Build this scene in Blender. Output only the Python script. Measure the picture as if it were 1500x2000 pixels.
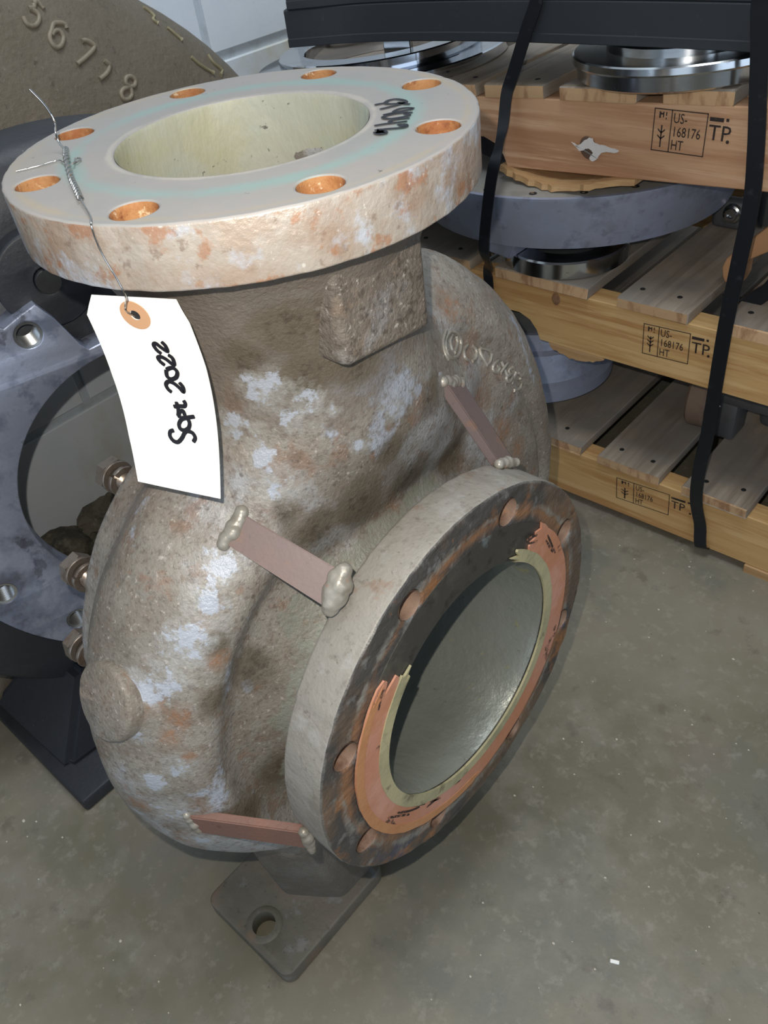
import bpy, bmesh, math, random
from math import pi, sin, cos, radians as R, sqrt
from mathutils import Vector, Matrix, noise as mnoise
for o in list(bpy.data.objects): bpy.data.objects.remove(o)
S = bpy.context.scene
C = S.collection
FZ = -0.368                      # floor height; the origin is the centre of the pump's suction face

# ------------------------------------------------------------------ camera, world, light
cam = bpy.data.cameras.new('camera'); co = bpy.data.objects.new('camera', cam); C.objects.link(co)
cam.sensor_fit = 'HORIZONTAL'; cam.sensor_width = 36.0; cam.lens = 36.0 * 1607.3 / 1500.0
cam.clip_start = 0.02
xr = Vector((0.7464, 0.6557, -0.1142)); dn = Vector((0.3655, -0.5472, -0.7529)); fw = Vector((-0.5562, 0.5202, -0.6481))
CAM = Vector((0.2710, -0.3218, 0.5455))
m = Matrix((xr, -dn, -fw)).transposed().to_4x4(); m.translation = CAM
co.matrix_world = m
S.camera = co
S.view_settings.view_transform = 'Standard'; S.view_settings.look = 'None'
S.view_settings.exposure = 0.0; S.view_settings.gamma = 1.0
S.view_settings.use_curve_mapping = False

w = bpy.data.worlds.new('world'); S.world = w; w.use_nodes = True
bg = w.node_tree.nodes['Background']; bg.inputs[0].default_value = (0.80, 0.88, 1.0, 1); bg.inputs[1].default_value = 0.075

def lamp(name, kind, loc, power, color, size=0.1, target=None, sy=None):
    l = bpy.data.lights.new(name, kind); l.energy = power; l.color = color
    if kind == 'AREA':
        l.shape = 'RECTANGLE'; l.size = size; l.size_y = sy or size
    else:
        l.shadow_soft_size = size
    o = bpy.data.objects.new(name, l); C.objects.link(o); o.location = loc
    if target is not None:
        o.rotation_euler = (Vector(target) - Vector(loc)).to_track_quat('-Z', 'Y').to_euler()
    return o
# the phone's flash, just above and left of its lens
lamp('phone_flash', 'POINT', CAM - xr * 0.024 - dn * 0.032, 13.0, (1.0, 0.95, 0.87), 0.003)
# daylight through the two open warehouse doors behind the photographer, plus an unseen overhead area light added to brighten the wall
lamp('door_daylight', 'AREA', (0.4, -3.3, 1.0), 30, (0.62, 0.78, 1.0), 3.2, (0.4, 0.0, 0.8), 2.4)
lamp('side_door_daylight', 'AREA', (3.2, -0.9, 1.0), 34, (0.62, 0.78, 1.0), 2.6, (0.0, -0.9, 0.7), 2.4)
lamp('wall_fill_light', 'AREA', (0.1, 0.3, 2.9), 46, (0.84, 0.92, 1.0), 1.4, (-0.95, 0.5, 0.5), 0.9)

# ------------------------------------------------------------------ materials
def srgb(r, g, b):
    def f(c):
        c /= 255.0
        return c / 12.92 if c <= 0.04045 else ((c + 0.055) / 1.055) ** 2.4
    return (f(r), f(g), f(b), 1.0)

def mat(name, base, rough=0.6, metal=0.0, layers=(), bump=0.0, bscale=200.0, stretch=(1, 1, 1), bstretch=None, spec=0.5, bdist=0.001, bdetail=4):
    """layers: (noise scale, low, high, colour, strength[, roughness[, metal[, stretch]]])"""
    m = bpy.data.materials.new(name); m.use_nodes = True
    nt = m.node_tree; N = nt.nodes; L = nt.links
    b = N['Principled BSDF']; b.inputs['Specular IOR Level'].default_value = spec
    tc = N.new('ShaderNodeTexCoord')
    def mp(st):
        q = N.new('ShaderNodeMapping'); q.inputs['Scale'].default_value = st
        L.new(tc.outputs['Object'], q.inputs['Vector']); return q
    base_map = mp(stretch)
    col = N.new('ShaderNodeRGB'); col.outputs[0].default_value = base; cur = col.outputs[0]
    rv = N.new('ShaderNodeValue'); rv.outputs[0].default_value = rough; rcur = rv.outputs[0]
    mv = N.new('ShaderNodeValue'); mv.outputs[0].default_value = metal; mcur = mv.outputs[0]
    for i, ly in enumerate(layers):
        sc, lo, hi, c, st = ly[:5]
        n = N.new('ShaderNodeTexNoise'); n.inputs['Scale'].default_value = sc; n.inputs['Detail'].default_value = 6
        n.inputs['Roughness'].default_value = 0.62
        q = mp(ly[7]) if len(ly) > 7 else base_map
        ad = N.new('ShaderNodeVectorMath'); ad.operation = 'ADD'; ad.inputs[1].default_value = (3.1 * i, 1.7 * i, 5.3 * i)
        L.new(q.outputs[0], ad.inputs[0]); L.new(ad.outputs[0], n.inputs['Vector'])
        mr = N.new('ShaderNodeMapRange'); mr.inputs[1].default_value = lo; mr.inputs[2].default_value = hi; mr.inputs[4].default_value = st
        L.new(n.outputs[0], mr.inputs[0])
        def mix(a, v, typ):
            x = N.new('ShaderNodeMix'); x.data_type = typ
            k = 6 if typ == 'RGBA' else 2
            L.new(mr.outputs[0], x.inputs[0]); L.new(a, x.inputs[k]); x.inputs[k + 1].default_value = v
            return x.outputs[2 if typ == 'RGBA' else 0]
        cur = mix(cur, c, 'RGBA')
        if len(ly) > 5 and ly[5] is not None: rcur = mix(rcur, ly[5], 'FLOAT')
        if len(ly) > 6 and ly[6] is not None: mcur = mix(mcur, ly[6], 'FLOAT')
    L.new(cur, b.inputs['Base Color']); L.new(rcur, b.inputs['Roughness']); L.new(mcur, b.inputs['Metallic'])
    if bump:
        n = N.new('ShaderNodeTexNoise'); n.inputs['Scale'].default_value = bscale; n.inputs['Detail'].default_value = bdetail
        n.inputs['Roughness'].default_value = 0.6
        q = mp(bstretch) if bstretch else base_map
        L.new(q.outputs[0], n.inputs['Vector'])
        bp = N.new('ShaderNodeBump'); bp.inputs['Strength'].default_value = bump; bp.inputs['Distance'].default_value = bdist
        L.new(n.outputs[0], bp.inputs['Height']); L.new(bp.outputs[0], b.inputs['Normal'])
    return m

M = {}
BLUE = srgb(170, 175, 184)
M['cast'] = mat('cast_grey_brown', srgb(146, 139, 128), 0.55, 0.12, [
    (5, .44, .62, srgb(112, 104, 92), .9), (9, .50, .68, srgb(142, 114, 92), .5), (26, .52, .66, srgb(120, 108, 94), .6),
    (6.5, .52, .60, srgb(166, 166, 166), .8, .40), (34, .57, .64, srgb(132, 92, 64), .45),
    (11, .60, .635, BLUE, .9, .35), (90, .54, .66, srgb(120, 104, 90), .6), (190, .54, .66, srgb(92, 80, 68), .5), (330, .56, .66, srgb(74, 64, 56), .45), (260, .60, .70, srgb(196, 188, 178), .6)],
    bump=.8, bscale=330, bdist=.0012)
M['cast_dark'] = mat('rough_cast_neck', srgb(124, 114, 102), 0.6, 0.1, [
    (14, .45, .62, srgb(92, 82, 72), .8), (24, .56, .64, srgb(154, 152, 152), .45), (70, .55, .68, srgb(140, 118, 98), .4),
    (200, .52, .64, srgb(74, 65, 56), .7), (260, .60, .70, srgb(200, 192, 180), .65)], bump=1.0, bscale=330, bdist=.0014)
def ring_layer(m, centre, axis, r, wdt, colr, sc, lo, hi, st=.8, amp=1.0):
    """a stain lying in a circle (gasket print, rust ring) broken up by noise"""
    nt = m.node_tree; N = nt.nodes; L = nt.links; b = N['Principled BSDF']; tc = N.new('ShaderNodeTexCoord')
    sb = N.new('ShaderNodeVectorMath'); sb.operation = 'SUBTRACT'; sb.inputs[1].default_value = centre; L.new(tc.outputs['Object'], sb.inputs[0])
    ml = N.new('ShaderNodeVectorMath'); ml.operation = 'MULTIPLY'; ml.inputs[1].default_value = tuple(0 if i == axis else 1 for i in range(3)); L.new(sb.outputs[0], ml.inputs[0])
    ln = N.new('ShaderNodeVectorMath'); ln.operation = 'LENGTH'; L.new(ml.outputs[0], ln.inputs[0])
    d = N.new('ShaderNodeMath'); d.operation = 'SUBTRACT'; L.new(ln.outputs['Value'], d.inputs[0]); d.inputs[1].default_value = r
    ab = N.new('ShaderNodeMath'); ab.operation = 'ABSOLUTE'; L.new(d.outputs[0], ab.inputs[0])
    k = N.new('ShaderNodeMapRange'); k.inputs[1].default_value = 0; k.inputs[2].default_value = wdt; k.inputs[3].default_value = 1; k.inputs[4].default_value = 0; L.new(ab.outputs[0], k.inputs[0])
    n = N.new('ShaderNodeTexNoise'); n.inputs['Scale'].default_value = sc; n.inputs['Detail'].default_value = 7; n.inputs['Roughness'].default_value = .65; L.new(tc.outputs['Object'], n.inputs['Vector'])
    mu = N.new('ShaderNodeMath'); mu.operation = 'MULTIPLY'; L.new(k.outputs[0], mu.inputs[0]); L.new(n.outputs[0], mu.inputs[1])
    mr = N.new('ShaderNodeMapRange'); mr.inputs[1].default_value = lo; mr.inputs[2].default_value = hi; mr.inputs[4].default_value = st; L.new(mu.outputs[0], mr.inputs[0])
    x = N.new('ShaderNodeMix'); x.data_type = 'RGBA'; L.new(mr.outputs[0], x.inputs[0]); L.new(b.inputs['Base Color'].links[0].from_socket, x.inputs[6]); x.inputs[7].default_value = colr
    L.new(x.outputs[2], b.inputs['Base Color'])

def cast_regions(m):
    """rust, paint remnants and darker or tinted zones whose places are stored as attributes on the casting"""
    nt = m.node_tree; N = nt.nodes; L = nt.links; b = N['Principled BSDF']
    tc = N.new('ShaderNodeTexCoord')
    def layer(attr, colr, sc, lo, hi, k, st, rough=None):
        a = N.new('ShaderNodeAttribute'); a.attribute_name = attr
        n = N.new('ShaderNodeTexNoise'); n.inputs['Scale'].default_value = sc; n.inputs['Detail'].default_value = 8; n.inputs['Roughness'].default_value = .68
        L.new(tc.outputs['Object'], n.inputs['Vector'])
        mu = N.new('ShaderNodeMath'); mu.operation = 'MULTIPLY_ADD'; L.new(a.outputs['Fac'], mu.inputs[0]); mu.inputs[1].default_value = k; L.new(n.outputs[0], mu.inputs[2])
        mr = N.new('ShaderNodeMapRange'); mr.inputs[1].default_value = lo; mr.inputs[2].default_value = hi; mr.inputs[4].default_value = st
        L.new(mu.outputs[0], mr.inputs[0])
        x = N.new('ShaderNodeMix'); x.data_type = 'RGBA'; L.new(mr.outputs[0], x.inputs[0])
        L.new(b.inputs['Base Color'].links[0].from_socket, x.inputs[6]); x.inputs[7].default_value = colr
        L.new(x.outputs[2], b.inputs['Base Color'])
        if rough is not None:
            y = N.new('ShaderNodeMix'); y.data_type = 'FLOAT'; L.new(mr.outputs[0], y.inputs[0]); L.new(b.inputs['Roughness'].links[0].from_socket, y.inputs[2]); y.inputs[3].default_value = rough
            L.new(y.outputs[0], b.inputs['Roughness'])
    layer('neck', srgb(112, 102, 92), 30, .70, 1.2, 1.0, .75)
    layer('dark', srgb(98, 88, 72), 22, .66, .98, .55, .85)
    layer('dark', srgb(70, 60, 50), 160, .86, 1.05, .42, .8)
    layer('nozzle', srgb(138, 140, 128), 120, .95, 1.15, .62, .85, .5)
    layer('rust', srgb(134, 106, 84), 40, .72, 1.02, .50, .55)
    layer('rust', srgb(146, 104, 74), 170, .88, 1.02, .46, .6)
    layer('pale', srgb(170, 168, 162), 110, .62, .90, .34, .7, .40)
    layer('pale', srgb(176, 181, 190), 60, .80, .86, .36, .85, .34)
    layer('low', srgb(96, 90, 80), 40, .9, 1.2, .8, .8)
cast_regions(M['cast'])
M['flange_face'] = mat('flange_top_face', srgb(158, 152, 145), 0.5, 0.1, [
    (6, .52, .68, srgb(164, 150, 130), .6), (30, .45, .65, srgb(166, 154, 147), .5), (16, .5, .66, srgb(146, 146, 142), .5), (85, .69, .72, srgb(70, 72, 76), .85),
    (150, .72, .75, srgb(84, 76, 70), .8)], bump=.25, bscale=260, bdist=.0005)
ring_layer(M['flange_face'], (-.145, 0, .41), 2, .1010, .022, srgb(140, 166, 157), 13, .30, .50, .75)
ring_layer(M['flange_face'], (-.145, 0, .41), 2, .1330, .016, srgb(176, 156, 122), 9, .42, .62, .6)
ring_layer(M['flange_face'], (-.145, 0, .41), 2, .0790, .006, srgb(190, 180, 164), 30, .3, .5, .6)
M['flange_rim'] = mat('flange_rim', srgb(172, 162, 150), 0.40, 0.2, [
    (20, .46, .60, srgb(150, 122, 100), .7), (26, .52, .60, srgb(186, 192, 202), .8, .3), (50, .52, .62, srgb(168, 150, 134), .6),
    (64, .57, .64, srgb(160, 110, 76), .65), (120, .60, .68, srgb(120, 98, 82), .55), (90, .64, .68, srgb(220, 214, 204), .6)], bump=.7, bscale=170, bdist=.0011)
M['rim_grey'] = mat('suction_rim', srgb(150, 144, 134), 0.55, 0.15, [
    (10, .46, .64, srgb(126, 118, 106), .8), (50, .60, .68, srgb(140, 110, 88), .5), (36, .56, .66, srgb(170, 168, 162), .5),
    (120, .56, .68, srgb(112, 104, 94), .5), (240, .60, .70, srgb(92, 84, 74), .5)], bump=.7, bscale=220, bdist=.0010)
M['suction_face'] = mat('suction_face', srgb(84, 80, 76), 0.5, 0.35, [
    (10, .46, .60, srgb(130, 106, 84), .8), (20, .56, .66, srgb(176, 120, 72), .75), (30, .56, .64, srgb(150, 150, 146), .6, .35),
    (16, .60, .68, srgb(66, 74, 100), .7, .35), (90, .58, .7, srgb(52, 46, 42), .6)], bump=1.0, bscale=90, bdist=.0022)
ring_layer(M['suction_face'], (0, 0, 0), 0, .1460, .022, srgb(160, 116, 82), 22, .34, .56, .85)
ring_layer(M['suction_face'], (0, 0, 0), 0, .1500, .020, srgb(152, 148, 138), 30, .42, .54, .75)
ring_layer(M['suction_face'], (0, 0, 0), 0, .1715, .006, srgb(120, 118, 112), 40, .35, .5, .8)
M['groove'] = mat('bare_metal_groove', srgb(78, 76, 72), 0.4, 0.45, [
    (14, .48, .62, srgb(116, 112, 98), .7), (60, .55, .66, srgb(52, 48, 44), .7), (24, .60, .66, srgb(146, 160, 160), .5)], bump=.7, bscale=110, bdist=.0012)
M['salmon'] = mat('salmon_gasket', srgb(190, 134, 108), 0.7, 0, [
    (12, .45, .6, srgb(184, 122, 84), .7), (18, .55, .65, srgb(202, 152, 132), .6), (30, .62, .66, srgb(46, 38, 30), .85)], bump=.5, bscale=120)
M['cream'] = mat('cream_gasket', srgb(176, 166, 128), 0.7, 0, [
    (20, .45, .62, srgb(140, 136, 104), .7), (60, .6, .68, srgb(94, 84, 64), .6)], bump=.5, bscale=140)
M['throat'] = mat('suction_throat', srgb(144, 146, 136), 0.36, 0.3, [
    (8, .38, .70, srgb(122, 124, 114), .6), (46, .64, .68, srgb(170, 160, 110), .7), (120, .64, .7, srgb(80, 78, 66), .5)], bump=.8, bscale=60, bdist=.0016)
M['yellow_bore'] = mat('discharge_bore', srgb(172, 172, 156), 0.55, 0.05, [
    (9, .44, .60, srgb(170, 164, 128), .8), (14, .55, .66, srgb(170, 180, 168), .6), (130, .66, .70, srgb(60, 58, 48), .8)], bump=.7, bscale=90, bdist=.0015, bstretch=(1, 1, .5))
M['orange'] = mat('orange_rust', srgb(170, 122, 76), 0.75, 0, [
    (60, .45, .6, srgb(150, 88, 46), .8), (120, .6, .68, srgb(232, 214, 180), .7), (90, .58, .66, srgb(112, 60, 34), .7)], bump=.8, bscale=240)
M['hole_brown'] = mat('brown_hole', srgb(142, 116, 98), 0.6, 0.1, [
    (80, .5, .65, srgb(110, 80, 62), .8), (60, .6, .68, srgb(170, 120, 84), .6)], bump=.4, bscale=200)
M['gusset'] = mat('gusset_bar', srgb(122, 106, 102), 0.5, 0.3, [
    (16, .45, .65, srgb(132, 110, 100), .7), (40, .6, .68, srgb(146, 112, 88), .5), (200, .6, .7, srgb(92, 78, 76), .4)], bump=.2, bscale=300, bdist=.0005)
M['gusset_rust'] = mat('gusset_rust', srgb(124, 92, 80), 0.65, 0.1, [
    (30, .45, .65, srgb(134, 96, 78), .7), (80, .6, .7, srgb(96, 62, 52), .6)], bump=.5, bscale=260)
M['weld'] = mat('weld_bead', srgb(160, 154, 142), 0.4, 0.3, [
    (50, .5, .65, srgb(126, 116, 100), .7), (90, .6, .68, srgb(176, 124, 86), .35)], bump=.5, bscale=180)
M['bolt'] = mat('bolt_steel', srgb(150, 138, 126), 0.35, 0.75, [
    (90, .5, .65, srgb(120, 96, 78), .7, .5), (200, .6, .7, srgb(86, 72, 62), .5)], bump=.3, bscale=300, bdist=.0004)
M['thread'] = mat('bright_thread', srgb(190, 190, 188), 0.25, 0.9)
M['foot'] = mat('cast_foot', srgb(112, 104, 92), 0.6, 0.1, [
    (12, .45, .62, srgb(94, 92, 80), .8), (18, .56, .66, srgb(128, 100, 78), .6), (30, .60, .66, srgb(128, 128, 128), .5),
    (160, .6, .7, srgb(60, 54, 48), .5)], bump=.5, bscale=160)
M['black'] = mat('black_paint', srgb(40, 41, 45), 0.5, 0.0, [
    (9, .5, .7, srgb(54, 54, 56), .7), (240, .70, .74, srgb(180, 180, 180), .6), (30, .6, .7, srgb(28, 30, 40), .6)], bump=.3, bscale=200)
M['beam'] = mat('black_beam', srgb(38, 41, 45), 0.55, 0.0, [
    (8, .5, .7, srgb(46, 49, 53), .7), (60, .64, .72, srgb(66, 68, 72), .4)], bump=.15, bscale=150)
M['blued'] = mat('machined_face', srgb(184, 190, 208), 0.4, 0.75, [
    (7, .50, .60, srgb(70, 70, 78), .8, .5, .3), (40, .52, .62, srgb(132, 142, 166), .55, .3), (28, .56, .62, srgb(40, 38, 42), .7, .6, .1)], bump=.4, bscale=90, bdist=.0006)
M['brown_cast'] = mat('brown_casting', srgb(116, 106, 90), 0.6, 0.05, [
    (5, .45, .62, srgb(102, 92, 75), .7), (10, .55, .66, srgb(130, 116, 100), .6), (120, .62, .7, srgb(140, 130, 116), .5),
    (90, .6, .7, srgb(66, 58, 50), .5)], bump=.7, bscale=110, bdist=.0022)
M['letters'] = mat('cast_letters', srgb(140, 128, 108), 0.55, 0.1, [(90, .5, .65, srgb(108, 98, 80), .7)], bump=.3, bscale=200)
M['ivory'] = mat('drip_paint', srgb(150, 140, 108), 0.5, 0)
M['cover'] = mat('blue_grey_cover', srgb(152, 156, 170), 0.45, 0.35, [
    (14, .45, .62, srgb(160, 168, 194), .6), (40, .58, .68, srgb(116, 120, 132), .6), (9, .56, .66, srgb(104, 104, 108), .6)], bump=.4, bscale=120, bdist=.0006)
M['cover_top'] = mat('cover_top_face', srgb(150, 146, 138), 0.5, 0.2, [(30, .5, .65, srgb(128, 124, 116), .6)], bump=.2, bscale=200)
M['steel'] = mat('polished_steel', srgb(196, 196, 194), 0.16, 1.0, [
    (9, .5, .66, srgb(150, 150, 148), .6, .28), (80, .62, .7, srgb(120, 116, 110), .5, .4)], stretch=(1, 1, 3))
M['mirror'] = mat('mirror_steel', srgb(206, 208, 212), 0.08, 1.0, [(12, .55, .68, srgb(150, 150, 155), .6, .2)])
M['steel_dull'] = mat('dull_steel', srgb(104, 104, 104), 0.45, 0.5, [(30, .5, .65, srgb(84, 84, 84), .7)], bump=.2, bscale=200)
M['strap'] = mat('black_strap', srgb(24, 26, 30), 0.35, 0.0, [(60, .6, .7, srgb(58, 60, 64), .5)], bump=.1, bscale=150)
M['paper'] = mat('white_card', srgb(250, 248, 240), 0.6, 0.0, [(30, .5, .7, srgb(246, 244, 232), .4)])
M['eyelet'] = mat('eyelet_patch', srgb(206, 158, 118), 0.7, 0.0)
M['ink'] = mat('marker_ink', srgb(26, 24, 30), 0.5, 0.0)
M['stamp_ink'] = mat('stamp_ink', srgb(44, 34, 30), 0.8, 0.0, [(300, .62, .68, srgb(150, 110, 74), .8)])
M['wire'] = mat('tie_wire', srgb(190, 186, 180), 0.2, 1.0)
M['dark'] = mat('dark_hole', srgb(24, 22, 20), 0.8, 0.0)
M['putty'] = mat('white_fibre', srgb(206, 200, 194), 0.9, 0.0, bump=.6, bscale=300)

def wood(name, base, dark, light, axis='x', grey=None, g=26):
    st = {'x': (0.08, 1.0, 1.6), 'y': (1.6, 0.08, 1.0)}[axis]
    ly = [(g, .46, .60, dark, .9, None, None, st), (g * 2.2, .50, .60, light, .7, None, None, st), (g * 5, .56, .66, dark, .45, None, None, st)]
    if grey: ly += [(9, .40, .62, grey, .85), (4, .50, .66, grey, .6)]
    return mat(name, base, 0.7, 0.0, ly, bump=.35, bscale=60, bstretch=st, bdist=.0012)
M['pine_pink'] = wood('pine_pink', srgb(190, 148, 112), srgb(166, 120, 86), srgb(206, 168, 134))
M['pine_gold'] = wood('pine_gold', srgb(200, 160, 104), srgb(178, 130, 78), srgb(214, 178, 124))
M['pine_tan'] = wood('pine_tan', srgb(180, 142, 96), srgb(156, 114, 72), srgb(192, 156, 112))
M['deck'] = wood('weathered_deck', srgb(158, 142, 122), srgb(126, 110, 92), srgb(170, 154, 134), 'y', srgb(132, 124, 114))
M['deck_end'] = mat('sawn_board_end', srgb(196, 160, 120), 0.75, 0, [(60, .5, .62, srgb(150, 108, 76), .8, None, None, (1, 1, .25))], bump=.4, bscale=200)

# concrete floor with stains and grit
def floor_mat():
    m = mat('concrete_floor', srgb(132, 125, 108), 0.48, 0.0, [
        (3.0, .44, .62, srgb(112, 106, 88), .9), (2.2, .52, .66, srgb(128, 116, 108), .7), (5.5, .50, .66, srgb(112, 112, 102), .8),
        (14, .50, .66, srgb(138, 132, 118), .6), (26, .60, .68, srgb(98, 90, 80), .5), (80, .55, .68, srgb(160, 154, 140), .35),
        (150, .72, .75, srgb(206, 200, 186), .8), (110, .71, .74, srgb(70, 62, 54), .7)], bump=.35, bscale=120, bdist=.0008, spec=.35)
    return m
M['floor'] = floor_mat()
M['wall'] = mat('white_block_paint', srgb(226, 232, 236), 0.6, 0.0, [
    (4.0, .56, .68, srgb(206, 200, 178), .8), (9, .45, .65, srgb(218, 226, 234), .6), (60, .7, .75, srgb(190, 190, 190), .4)], bump=.4, bscale=90, bdist=.001)
M['mortar'] = mat('painted_mortar', srgb(196, 204, 210), 0.7, 0.0, [(30, .5, .65, srgb(176, 182, 186), .7)], bump=.6, bscale=140)
M['dirty_concrete'] = mat('dirty_concrete', srgb(104, 98, 84), 0.8, 0.0, [
    (20, .48, .60, srgb(64, 58, 48), .9), (60, .55, .65, srgb(132, 126, 110), .6)], bump=1.0, bscale=60, bdist=.006)

# ------------------------------------------------------------------ builders
def finish(bm, name, m, parent=None, angle=32, mw=None):
    bmesh.ops.recalc_face_normals(bm, faces=bm.faces)
    for f in bm.faces: f.smooth = True
    ca = R(angle)
    for e in bm.edges:
        if len(e.link_faces) == 2:
            e.smooth = e.calc_face_angle(0) < ca
    me = bpy.data.meshes.new(name); bm.to_mesh(me); bm.free()
    return link(name, me, m, parent, mw)

def link(name, me, m, parent=None, mw=None):
    if m is not None and not me.materials: me.materials.append(m)
    o = bpy.data.objects.new(name, me); C.objects.link(o)
    if mw is not None: o.matrix_world = mw
    if parent is not None:
        o.parent = parent; o.matrix_parent_inverse = parent.matrix_world.inverted()
    return o

def flatten(o, axis, area=2e-6):
    """big plane faces of a turned part shade flat, so its bevels do not bend their light"""
    for p in o.data.polygons:
        if abs(p.normal[axis]) > .9995 and p.area > area: p.use_smooth = False
def thing(name, label, cat, loc=(0, 0, 0), rot=(0, 0, 0), group=None):
    o = bpy.data.objects.new(name, None); C.objects.link(o); o.empty_display_size = .05
    o.matrix_world = Matrix.Translation(loc) @ (Matrix.Rotation(rot[2], 4, 'Z') @ Matrix.Rotation(rot[1], 4, 'Y') @ Matrix.Rotation(rot[0], 4, 'X'))
    o['label'] = label; o['category'] = cat
    if group: o['group'] = group
    return o
def tag(o, label, cat, group=None):
    o['label'] = label; o['category'] = cat
    if group: o['group'] = group
    return o

def frame(origin, zdir, xhint=(0, 0, 1)):
    z = Vector(zdir).normalized(); x = Vector(xhint); x = (x - z * x.dot(z)).normalized(); y = z.cross(x)
    mm = Matrix((x, y, z)).transposed().to_4x4(); mm.translation = Vector(origin); return mm

def lathe(prof, n=96, a0=0.0, a1=2 * pi, closed=False):
    """profile of (r, z) points turned about local Z"""
    bm = bmesh.new(); full = abs(a1 - a0 - 2 * pi) < 1e-6
    k = n if full else n + 1
    rings = []
    for i in range(k):
        a = a0 + (a1 - a0) * i / n
        rings.append([bm.verts.new((r * cos(a), r * sin(a), z)) for r, z in prof])
    P = len(prof); seg = P if closed else P - 1
    for i in range(n):
        A = rings[i]; B = rings[(i + 1) % k]
        for j in range(seg):
            q = [A[j], B[j], B[(j + 1) % P], A[(j + 1) % P]]
            try: bm.faces.new(q)
            except ValueError: pass
    if not full and closed:
        bm.faces.new(rings[0]); bm.faces.new(rings[-1])
    bmesh.ops.remove_doubles(bm, verts=bm.verts, dist=1e-6)
    return bm

def box(bm, lo, hi, bev=0.0, mw=None, seg=1):
    lo = Vector(lo); hi = Vector(hi)
    r = bmesh.ops.create_cube(bm, size=1.0)
    vs = r['verts']
    for v in vs: v.co = Vector(((lo[i] + hi[i]) / 2 + v.co[i] * (hi[i] - lo[i]) for i in range(3)))
    if bev:
        es = list({e for v in vs for e in v.link_edges})
        g = bmesh.ops.bevel(bm, geom=es, offset=bev, segments=seg, affect='EDGES', profile=.5)
        vs = list({v for f in g['faces'] for v in f.verts} | {v for v in vs if v.is_valid})
    if mw is not None:
        for v in vs: v.co = mw @ v.co
    return vs

def plate(outline, holes, depth, bev=0.0, name='plate'):
    """flat outline with round-trip holes, extruded from z=-depth to 0 (uses 2D curve fill)"""
    cu = bpy.data.curves.new(name, 'CURVE'); cu.dimensions = '2D'; cu.fill_mode = 'BOTH'
    cu.extrude = max(depth / 2 - bev, 1e-5); cu.bevel_depth = bev; cu.bevel_resolution = 2 if bev else 0
    cu.offset = -bev
    for loop in [outline] + list(holes):
        sp = cu.splines.new('POLY'); sp.points.add(len(loop) - 1)
        for p, q in zip(sp.points, loop): p.co = (q[0], q[1], 0, 1)
        sp.use_cyclic_u = True
    ob = bpy.data.objects.new(name, cu); C.objects.link(ob)
    dg = bpy.context.evaluated_depsgraph_get(); me = bpy.data.meshes.new_from_object(ob.evaluated_get(dg))
    bpy.data.objects.remove(ob); bpy.data.curves.remove(cu)
    me.materials.clear()
    bm = bmesh.new(); bm.from_mesh(me); bpy.data.meshes.remove(me)
    bmesh.ops.remove_doubles(bm, verts=bm.verts, dist=1e-6)
    for v in bm.verts: v.co.z -= depth / 2
    return bm

def circ(r, n=96, cx=0, cy=0, a0=0): return [(cx + r * cos(a0 + 2 * pi * i / n), cy + r * sin(a0 + 2 * pi * i / n)) for i in range(n)]

def tube(pts, rad, n=8, cap=True):
    bm = bmesh.new(); pts = [Vector(p) for p in pts]; rings = []
    up = Vector((0.31, 0.2, 1)).normalized()
    for i, p in enumerate(pts):
        t = (pts[min(i + 1, len(pts) - 1)] - pts[max(i - 1, 0)]).normalized()
        a = t.cross(up); a = a.normalized() if a.length > 1e-4 else t.orthogonal().normalized()
        b = t.cross(a); r = rad[i] if isinstance(rad, (list, tuple)) else rad
        rings.append([bm.verts.new(p + a * cos(2 * pi * k / n) * r + b * sin(2 * pi * k / n) * r) for k in range(n)])
    for A, B in zip(rings, rings[1:]):
        for k in range(n): bm.faces.new([A[k], A[(k + 1) % n], B[(k + 1) % n], B[k]])
    if cap: bm.faces.new(rings[0]); bm.faces.new(rings[-1])
    return bm
def merge(bm, other):
    me = bpy.data.meshes.new('tmp'); other.to_mesh(me); other.free(); bm.from_mesh(me); bpy.data.meshes.remove(me)

def smooth_path(pts, k=4):
    P = [Vector(p) for p in pts]; out = []
    if len(P) < 3: 
        return [P[0].lerp(P[-1], i / k) for i in range(k + 1)]
    for i in range(len(P) - 1):
        p0 = P[max(i - 1, 0)]; p1 = P[i]; p2 = P[i + 1]; p3 = P[min(i + 2, len(P) - 1)]
        for j in range(k):
            t = j / k
            out.append(.5 * ((2 * p1) + (p2 - p0) * t + (2 * p0 - 5 * p1 + 4 * p2 - p3) * t * t + (3 * p1 - 3 * p2 + p3 - p0) * t ** 3))
    out.append(P[-1]); return out

def ribbons(strokes, width, normal, lift=0.0003, surf=None, thick=.0001):
    """flat pen strokes lying on a surface"""
    bm = bmesh.new(); nrm = Vector(normal).normalized()
    for st in strokes:
        P = smooth_path(st, 4); prev = None
        for i, p in enumerate(P):
            t = (P[min(i + 1, len(P) - 1)] - P[max(i - 1, 0)])
            s = t.cross(nrm).normalized()
            ww = width * (0.62 if i in (0, len(P) - 1) else 1.0) / 2
            a = p + s * ww + nrm * lift; b = p - s * ww + nrm * lift
            if surf: a = surf(a); b = surf(b)
            cur = (bm.verts.new(a), bm.verts.new(b))
            if prev: bm.faces.new([prev[0], cur[0], cur[1], prev[1]])
            prev = cur
    return bm

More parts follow.
